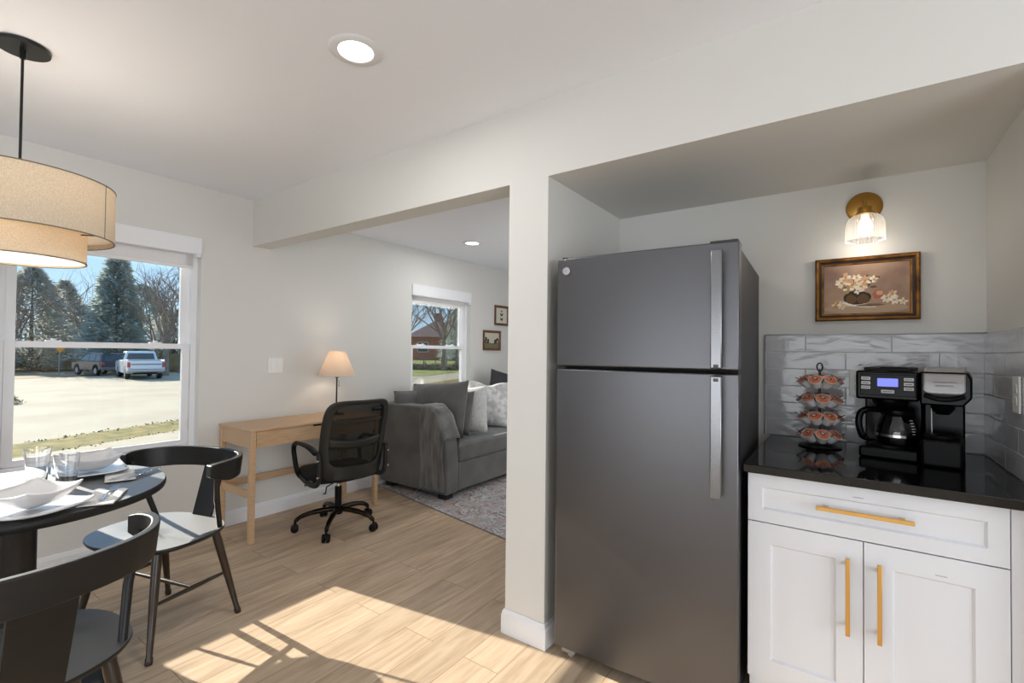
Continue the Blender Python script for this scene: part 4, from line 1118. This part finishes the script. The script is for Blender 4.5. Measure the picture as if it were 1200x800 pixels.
# ================================================================== OUTSIDE
GZ = -.7
def ext_mat(name, a, c, sc, bump=0, **k): return mat(name, a, .9, rgb2=c, nscale=sc, ndetail=6, bump=bump, spec=.2, **k)
ROAD = ext_mat('sun_bleached_concrete', (166, 152, 130), (176, 164, 142), .5); WALK = ext_mat('sidewalk_concrete', (172, 158, 134), (180, 168, 146), 2)
DRY = ext_mat('dry_grass', (150, 128, 74), (98, 96, 50), 3, bump=.6, bscale=14); GRN = ext_mat('winter_lawn', (150, 150, 84), (112, 122, 62), .8)
DIRT = ext_mat('bare_verge', (176, 150, 118), (138, 120, 98), .8)
def strip(pts, z, name, m, label=None, cat=None, kind='structure'):
    b = B(); b.prism(pts, GZ-.3, z); o = b.out(name, m); o['kind'] = kind
    if label: tag(o, label, cat)
    return o
strip([(-3.9, -40), (-3.9, 90), (-140, 90), (-140, -60)], GZ-.06, 'ground', DIRT)
# street runs roughly along y, its near edge slightly turned
def band(xa, xb, y0, y1, z, name, m, slope=.0):   # band between x=xa and x=xb (xb farther), following the street direction
    return strip([(xa+slope*y0, y0), (xa+slope*y1, y1), (xb+slope*y1, y1), (xb+slope*y0, y0)], z, name, m)
SL = -.38
strip([(-3.9, -14), (-3.9, 40), (-8.2-.30*40, 40), (-8.2+.30*14, -14)], GZ+.0, 'ground', DRY)
band(-10.2, -11.3, -12, 60, GZ+.012, 'sidewalk', WALK, SL)
band(-11.3, -12.9, -12, 60, GZ+.01, 'grass_verge', DRY, SL)
band(-8.1, -10.2, -12, 60, GZ+.006, 'sidewalk', WALK, SL)
band(-12.9, -38, -14, 60, GZ+.004, 'street', ROAD, SL)
# far verge and lawn
def far_lawn():
    strip([(-27, 27), (-33, 42), (-52, 90), (-138, 90), (-70, 24), (-36, 20)], GZ+.03, 'lawn', GRN)
far_lawn()
def tuft():
    b = B(); rnd = random.Random(9)
    for k in range(900):
        y = rnd.uniform(-3, 14); x = -12.9+SL*y+rnd.gauss(0, .12) if k % 2 else -11.3+SL*y+rnd.gauss(0, .07); h = rnd.uniform(.015, .045); a = rnd.random()*PI
        dx, dy = .03*math.cos(a), .03*math.sin(a)
        b.poly([(x-dx, y-dy, GZ), (x+dx, y+dy, GZ), (x+rnd.uniform(-.03, .03), y+rnd.uniform(-.03, .03), GZ+h)])
    o = b.out('verge_grass', DRY); tag(o, 'dry tufts of grass growing along the street edge', 'grass', kind='stuff')
tuft()
def shrub(loc, s_, label, mtl, n=700):
    b = B(); rnd = random.Random(int(abs(loc[0]*31+loc[1]*7)))
    for k in range(n):
        u = rnd.random()**.5; a = rnd.random()*2*PI; hgt = rnd.random()
        R_ = s_*(1-.6*hgt)*u; p = Vector((R_*math.cos(a), R_*math.sin(a), s_*.5*hgt)); q = Vector((rnd.uniform(-1, 1), rnd.uniform(-1, 1), rnd.uniform(0, 1))).normalized()*s_*.16; w_ = Vector((rnd.uniform(-1, 1), rnd.uniform(-1, 1), rnd.uniform(-1, 1))).normalized()*s_*.03
        b.poly([p-w_, p+w_, p+q])
    o = b.out('shrub', mtl); o.location = loc; tag(o, label, 'shrub')
shrub((-23.6, 3.3, GZ), .55, 'low dry grassy clump beside the street at the left window edge', DRY)

# trees
BARK = ext_mat('bare_bark', (128, 112, 100), (156, 138, 122), 3)
def bare_tree(loc, h, label, seed, n0=5, thick=1.0, spread=.62):
    rnd = random.Random(seed); r = thing('bare_tree', label, 'tree', loc, group='bare winter trees beyond the street')
    tk = B(); br = B()
    def grow(b, p, d, L, rad, lev):
        n = 3; pts = [p]; q = p; dd = d.copy()
        for k in range(n):
            dd = (dd+Vector((rnd.gauss(0, .13), rnd.gauss(0, .13), .06))).normalized(); q = q+dd*L/n; pts.append(q)
        b.tube(pts, [rad, rad*.88, rad*.76, rad*.62], 5 if lev < 2 else 4, caps=False)
        if lev < 5:
            for k in range(3 if lev < 3 else 2):
                a = rnd.random()*2*PI; side = Vector((math.cos(a), math.sin(a), rnd.uniform(-.1, .4)))
                nd = (dd*(1-spread*.45)+side*spread).normalized(); st = pts[rnd.choice([1, 2, 3])] if k else q
                grow(br, st, nd, L*rnd.uniform(.62, .82), rad*.58, lev+1)
    H0 = h*.24; p = Vector((0, 0, 0))
    tk.tube([p, p+Vector((0, 0, H0*.5)), p+Vector((.05, 0, H0))], [.22*thick, .17*thick, .15*thick], 8)
    for k in range(n0):
        a = 2*PI*k/n0+rnd.random(); d = Vector((math.cos(a)*.55, math.sin(a)*.55, 1)).normalized(); grow(br, Vector((.05, 0, H0*.96)), d, h*.25, .085*thick, 1)
    tk.out('trunk', BARK, r); br.out('branches', BARK, r)
EVG = fabric_glow('hazy_spruce', (176, 188, 184), (206, 212, 204), .5); EVG2 = fabric_glow('hazy_juniper', (190, 190, 180), (214, 212, 202), .5)  # haze is mixed into these pale foliage colours
def evergreen(loc, h, R0, label, seed, m, n=5200, cone=1.0):
    rnd = random.Random(seed); r = thing('evergreen_tree', label, 'tree', loc, group='evergreens beyond the street')
    b = B().tube([(0, 0, 0), (0, 0, h*.92)], [.2, .03], 8); b.out('trunk', BARK, r)
    f = B(); lob = [(rnd.random()*2*PI, rnd.uniform(.1, .9), rnd.uniform(.75, 1.25)) for _ in range(26)]
    for k in range(n):
        t = rnd.random()**1.1; z = h*(.06+.94*t); Rz = R0*(1-t)**cone*(1 if t > .08 else .7)
        a = rnd.random()*2*PI; q = 1+.22*math.sin(a*5+z*3.1+seed)+.14*math.sin(a*9-z*5)
        rr = Rz*q*(rnd.random()**.35); p = Vector((rr*math.cos(a), rr*math.sin(a), z-rr*.12))
        d = Vector((math.cos(a), math.sin(a), rnd.uniform(-.25, .45))).normalized(); L = h*rnd.uniform(.035, .075); w_ = Vector((-d.y, d.x, rnd.uniform(-.4, .4)))*h*.011
        f.poly([p-w_, p+w_, p+d*L]); f.poly([p-Vector((0, 0, h*.008)), p+Vector((0, 0, h*.008)), p+d*L*.8])
    f.out('foliage', m, r)
evergreen((-55.2, 9.2, GZ), 8.6, 3.7, 'broad pale evergreen at the left of the wide window', 11, EVG2, 7000, .62)
evergreen((-61.5, 12.5, GZ), 8.4, 2.8, 'greyish evergreen second from the left beyond the street', 12, EVG2, 5000, .7)
evergreen((-47.2, 12.7, GZ), 10.0, 2.3, 'tall pointed spruce in the middle of the wide window', 13, EVG, 7000, .85)
evergreen((-57.8, 17.6, GZ), 8.4, 4.2, 'wide blue-grey evergreen behind the white pickup truck', 14, EVG, 6000, .6)
evergreen((-50.4, 17.9, GZ), 5.6, 3.4, 'low dense evergreen at the right edge of the wide window', 15, EVG2, 5000, .5)
evergreen((-66, 4.6, GZ), 8.4, 4.2, 'low dark evergreen at the far left behind the street', 16, EVG, 5000, .6)
evergreen((-60.2, 14.3, GZ), 6.2, 4.4, 'squat grey evergreen between the spruce and the broad evergreen', 17, EVG2, 5000, .5)
bare_tree((-39.7, 13.6, GZ), 9.5, 'bare tree with spreading limbs right of the pickup truck', 21, 6, 1.1)
bare_tree((-43.4, 15.9, GZ), 10, 'bare tree at the right edge of the wide window', 22, 6, 1.0)
bare_tree((-50.0, 11.6, GZ), 10, 'thin bare tree between the two evergreens', 23, 5, .8)
bare_tree((-52.4, 7.6, GZ), 10, 'thin bare tree at the left edge of the wide window', 24, 5, .8)
bare_tree((-44.0, 14.4, GZ), 8.5, 'bare tree just behind the parked pickup truck', 25, 5, .8)
# low hedge and board fence behind the parked cars
HEDGE = ext_mat('winter_hedge', (160, 146, 122), (116, 108, 90), 2)
def hedge(p0, p1, h, label, seed, n=5200):
    rnd = random.Random(seed); b = B(); p0, p1 = Vector(p0), Vector(p1)
    for k in range(n):
        t = rnd.random(); p = p0.lerp(p1, t)+Vector((rnd.gauss(0, .5), rnd.gauss(0, .3), GZ+rnd.random()*h*(.8+.3*math.sin(t*37+seed)))); d = Vector((rnd.uniform(-1, 1), rnd.uniform(-1, 1), rnd.uniform(-.3, 1))).normalized()*.5; w_ = Vector((rnd.uniform(-1, 1), rnd.uniform(-1, 1), rnd.uniform(-1, 1))).normalized()*.09
        b.poly([p-w_, p+w_, p+d])
    o = b.out('hedge', HEDGE); tag(o, label, 'hedge')
hedge((-66, 3.0, 0), (-46.5, 21, 0), 2.3, 'brown winter hedge running behind the parked cars', 3)
def fence(p0, p1, h, n, label, m, rails=2, boards=True):
    r = thing('fence', label, 'fence', p0); d = Vector(p1)-Vector(p0); L = d.length; a = math.atan2(d.y, d.x); r.rotation_euler = (0, 0, a)
    for k in range(n+1): B().box(L*k/n-.05, L*k/n+.05, -.05, .05, 0, h+.1).out('post', m, r)
    for j in range(rails): z = h*(j+.6)/rails; B().box(0, L, -.03, .03, z-.05, z+.05).out('rail', m, r)
    if boards:
        b = B(); k = 0; x = 0
        while x < L-.14: b.box(x, x+.13, .03, .05, .05, h); x += .17
        b.out('boards', m, r)
FM = ext_mat('tan_fence', (176, 160, 120), (150, 134, 98), 1)
fence((-60.5, 5.5, GZ), (-45.5, 18.5, GZ), 1.5, 10, 'tan board fence half hidden by the winter hedge', FM)
# warning sign
def sign():
    r = thing('warning_sign', 'orange diamond warning sign on a post beyond the street', 'sign', (-44.5, 8.85, GZ), math.radians(20))
    B().cyl((0, 0, 0), (0, 0, 2.6), .035, n=8).out('post', mat('galvanised', (130, 132, 134), .5, metal=.6), r)
    s_ = .46; P = [(0, -s_), (s_, 0), (0, s_), (-s_, 0)]
    b = B().rings([[Vector((.05, y, 2.05+z)) for y, z in P], [Vector((.06, y, 2.05+z)) for y, z in P]]); b.out('sign_face', mat('sign_orange', (240, 150, 30), .5), r)
sign()
# vehicles
def wheel(b, x, y, z, R_, w_, mt, mh):
    b.m(mt); b.tube([(x, y-w_/2, z), (x, y-w_/2+.03, z), (x, y+w_/2-.03, z), (x, y+w_/2, z)], [R_*.9, R_, R_, R_*.9], 28)
    b.m(mh); b.tube([(x, y-w_/2-.01, z), (x, y+w_/2+.01, z)], [R_*.58, R_*.58], 20)
TIRE = mat('tyre', (24, 24, 25), .8); HUB = mat('hub', (170, 170, 172), .35, metal=.6); CGL = mat('car_glass', (52, 66, 78), .08, spec=.8)
def body(profile, hw, name, m, parent, tumble=0.0, zt=1.0, bevel=.04):
    """side profile in xz extruded across y, narrowing above zt"""
    def ring(sg):
        out = []
        for x, z in profile: out.append(Vector((x, sg*(hw-(max(0, z-zt))*tumble), z)))
        return out
    return B().rings([ring(-1), ring(1)]).out(name, m, parent, bevel=bevel, seg=3, angle=25)
def arch(cx, R_, n=7): return [(cx+R_*math.cos(PI*k/n), .36+R_*math.sin(PI*k/n)) for k in range(n+1)]
def truck(loc, rz):
    W_ = mat('truck_white', (226, 228, 230), .25, coat=.4); r = thing('pickup_truck', 'white pickup truck parked beyond the street, tail toward the house', 'pickup truck', loc, rz)
    # +x is forward
    low = [(-2.65, .55)]+arch(-1.65, .46)[::-1]+arch(1.75, .46)[::-1]+[(2.65, .5), (2.68, .95), (2.55, 1.08), (1.15, 1.16), (-.55, 1.16), (-2.6, 1.16)]
    body(low, .96, 'lower_body', W_, r, .0)
    cab = [(-.62, 1.14), (-.52, 1.68), (-.35, 1.76), (.55, 1.76), (.75, 1.70), (1.30, 1.14)]
    cb = body(cab, .93, 'cab', W_, r, .28, 1.14, .05)
    # bed recess look and glazing
    B().box(-2.5, -.72, -.8, .8, 1.145, 1.175).out('bed_cover', mat('bed_dark', (60, 60, 62), .7), r)
    for sg in (-1, 1): B().box(-2.62, -.66, sg*.96-.06*(sg > 0), sg*.96+.06*(sg < 0), 1.14, 1.24).out('bed_rail', W_, r, bevel=.015)
    b = B(); b.rings([[Vector((-.635+.008, y, z)) for y, z in ((-.74, 1.24), (.74, 1.24), (.66, 1.63), (-.66, 1.63))], [Vector((x, y, z)) for x, y, z in ((-.615, -.74, 1.24), (-.615, .74, 1.24), (-.545, .66, 1.63), (-.545, -.66, 1.63))]]); b.out('rear_window', CGL, cb)
    for sg in (-1, 1):
        for xa_, xb_, xc_, xd_ in (((-.50), .10, .10, -.43), (.16, 1.02, .68, .16)):
            P = [(xa_, 1.2), (xb_, 1.2), (xc_, 1.64), (xd_, 1.64)]
            R = [[Vector((x, sg*(.93-.28*(z-1.14)+o_), z)) for x, z in P] for o_ in (-.02, .012)]
            B().rings(R).out('side_window', CGL, cb)
    ws = [(.86, 1.62), (1.24, 1.2)]
    B().rings([[Vector((x+o_, sg*(.80-.28*(z-1.14)), z+o_)) for x, z, sg in ((1.26, 1.2, -1), (1.26, 1.2, 1), (.80, 1.66, 1), (.80, 1.66, -1))] for o_ in (0, .02)]).out('windshield', CGL, cb)
    B().box(-2.70, -2.62, -.80, .80, .66, 1.17).out('tailgate', W_, r, bevel=.02)
    B().box(-2.712, -2.69, -.76, .76, .93, .985).out('tailgate_stripe', mat('stripe_grey', (96, 98, 104), .4), r)
    for sg in (-1, 1): B().box(-2.70, -2.60, sg*.955-.13*(sg > 0), sg*.955+.13*(sg < 0), .78, 1.08).out('tail_light', mat('tail_red', (190, 60, 66), .3), r, bevel=.01)
    B().box(-2.80, -2.66, -.95, .95, .50, .64).out('rear_bumper', HUB, r, bevel=.02); B().box(2.64, 2.78, -.95, .95, .42, .62).out('front_bumper', HUB, r, bevel=.02)
    for x in (-1.65, 1.75):
        for sg in (-1, 1): b = B(); wheel(b, x, sg*.83, .36, .37, .24, TIRE, HUB); b.out('wheel', None, r, smooth=True)
    B().box(-2.3, 2.3, -.6, .6, .32, .56).out('underbody', BLKPM, r)
truck((-38.3, 11.6, GZ+.004), math.radians(171))
def suv(loc, rz):
    G_ = mat('car_grey_green', (104, 112, 110), .25, coat=.4); D_ = mat('car_dark', (54, 52, 58), .25, coat=.4)
    r = thing('parked_car', 'dark grey estate car parked in front of the pickup truck', 'car', loc, rz)
    low = [(-2.2, .5)]+arch(-1.35, .42)[::-1]+arch(1.4, .42)[::-1]+[(2.25, .45), (2.28, .8), (2.1, .93), (1.1, 1.0), (-2.15, 1.02)]
    body(low, .88, 'lower_body', D_, r)
    cab = [(-2.1, 1.0), (-1.95, 1.45), (-1.75, 1.52), (.2, 1.54), (.45, 1.48), (1.15, .99)]
    cb = body(cab, .85, 'cabin', D_, r, .3, 1.0, .05)
    for sg in (-1, 1):
        for P in ([(-1.9, 1.06), (-1.15, 1.06), (-1.15, 1.43), (-1.78, 1.43)], [(-1.08, 1.06), (-.25, 1.06), (-.25, 1.44), (-1.08, 1.44)], [(-.18, 1.06), (.85, 1.06), (.42, 1.42), (-.18, 1.44)]):
            B().rings([[Vector((x, sg*(.85-.3*(z-1)+o_), z)) for x, z in P] for o_ in (-.02, .012)]).out('side_window', CGL, cb)
    B().rings([[Vector((x-o_, sg*(.72-.25*(z-1)), z)) for x, z, sg in ((-2.10, 1.06, -1), (-2.10, 1.06, 1), (-1.97, 1.44, 1), (-1.97, 1.44, -1))] for o_ in (0, .02)]).out('rear_window', CGL, cb)
    B().box(-1.7, .1, -.62, -.58, 1.53, 1.58).out('roof_rack', HUB, r); B().box(-1.7, .1, .58, .62, 1.53, 1.58).out('roof_rack', HUB, r)
    for sg in (-1, 1): B().box(-2.24, -2.1, sg*.87-.16*(sg > 0), sg*.87+.16*(sg < 0), .78, .98).out('tail_light', mat('tail_red', (190, 60, 66), .3), r, bevel=.01)
    B().box(-2.28, -2.12, -.86, .86, .42, .6).out('rear_bumper', G_, r, bevel=.02)
    for x in (-1.35, 1.4):
        for sg in (-1, 1): b = B(); wheel(b, x, sg*.78, .33, .34, .2, TIRE, HUB); b.out('wheel', None, r, smooth=True)
suv((-43.9, 11.0, GZ+.004), math.radians(188))

# through the living room window: house, trees, fence
BRK = ext_mat('red_brick', (186, 118, 92), (160, 96, 76), 2); RF = ext_mat('brown_roof', (128, 104, 96), (104, 84, 78), 2)
def house(loc, rz):
    r = thing('brick_house', 'red brick house behind bare trees through the living room window', 'house', loc, rz)
    B().box(-5, 5, -4, 4, 0, 3.0).out('wall', BRK, r)
    B().rings([[Vector((-5.4, -4.5, 2.9)), Vector((-5.4, 4.5, 2.9)), Vector((-3, 0, 5.0))], [Vector((5.4, -4.5, 2.9)), Vector((5.4, 4.5, 2.9)), Vector((3, 0, 5.0))]]).out('roof', RF, r)
    B().box(-2.9, -2.1, .4, 1.2, 3.2, 6.2).out('chimney', BRK, r)
    for x in (-3.2, 0, 3): w_ = B().box(x-.7, x+.7, -4.06, -3.98, 1.0, 2.3).out('window', mat('house_window', (210, 212, 214), .4), r); B().box(x-.6, x+.6, -4.09, -4.05, 1.1, 2.2).out('pane', CGL, w_)
house((-71, 80.0, GZ+.0), math.radians(30))
bpy.data.objects['brick_house'].scale = (1.7, 1.7, 1.7)
bare_tree((-33.0, 35.5, GZ), 13, 'large bare tree in front of the brick house', 31, 6, 1.3)
bare_tree((-37.5, 34.5, GZ), 13, 'bare tree at the left edge of the living room window', 32, 6, 1.0)
bare_tree((-41.4, 47.8, GZ), 14, 'bare tree at the right edge of the living room window', 33, 6, 1.1)
evergreen((-52, 59, GZ), 9.5, 3, 'dark evergreen beside the brick house', 34, EVG, 4000, .8)
fence((-43, 37, GZ), (-33.5, 44.5, GZ), 1.2, 9, 'low wooden rail fence across the lawn beyond the living room window', ext_mat('grey_rail', (140, 130, 116), (116, 106, 94), 2), 2, False)
hedge((-38.5, 33.5, 0), (-31, 40, 0), .5, 'low green hedge in front of the rail fence', 8, 2200)
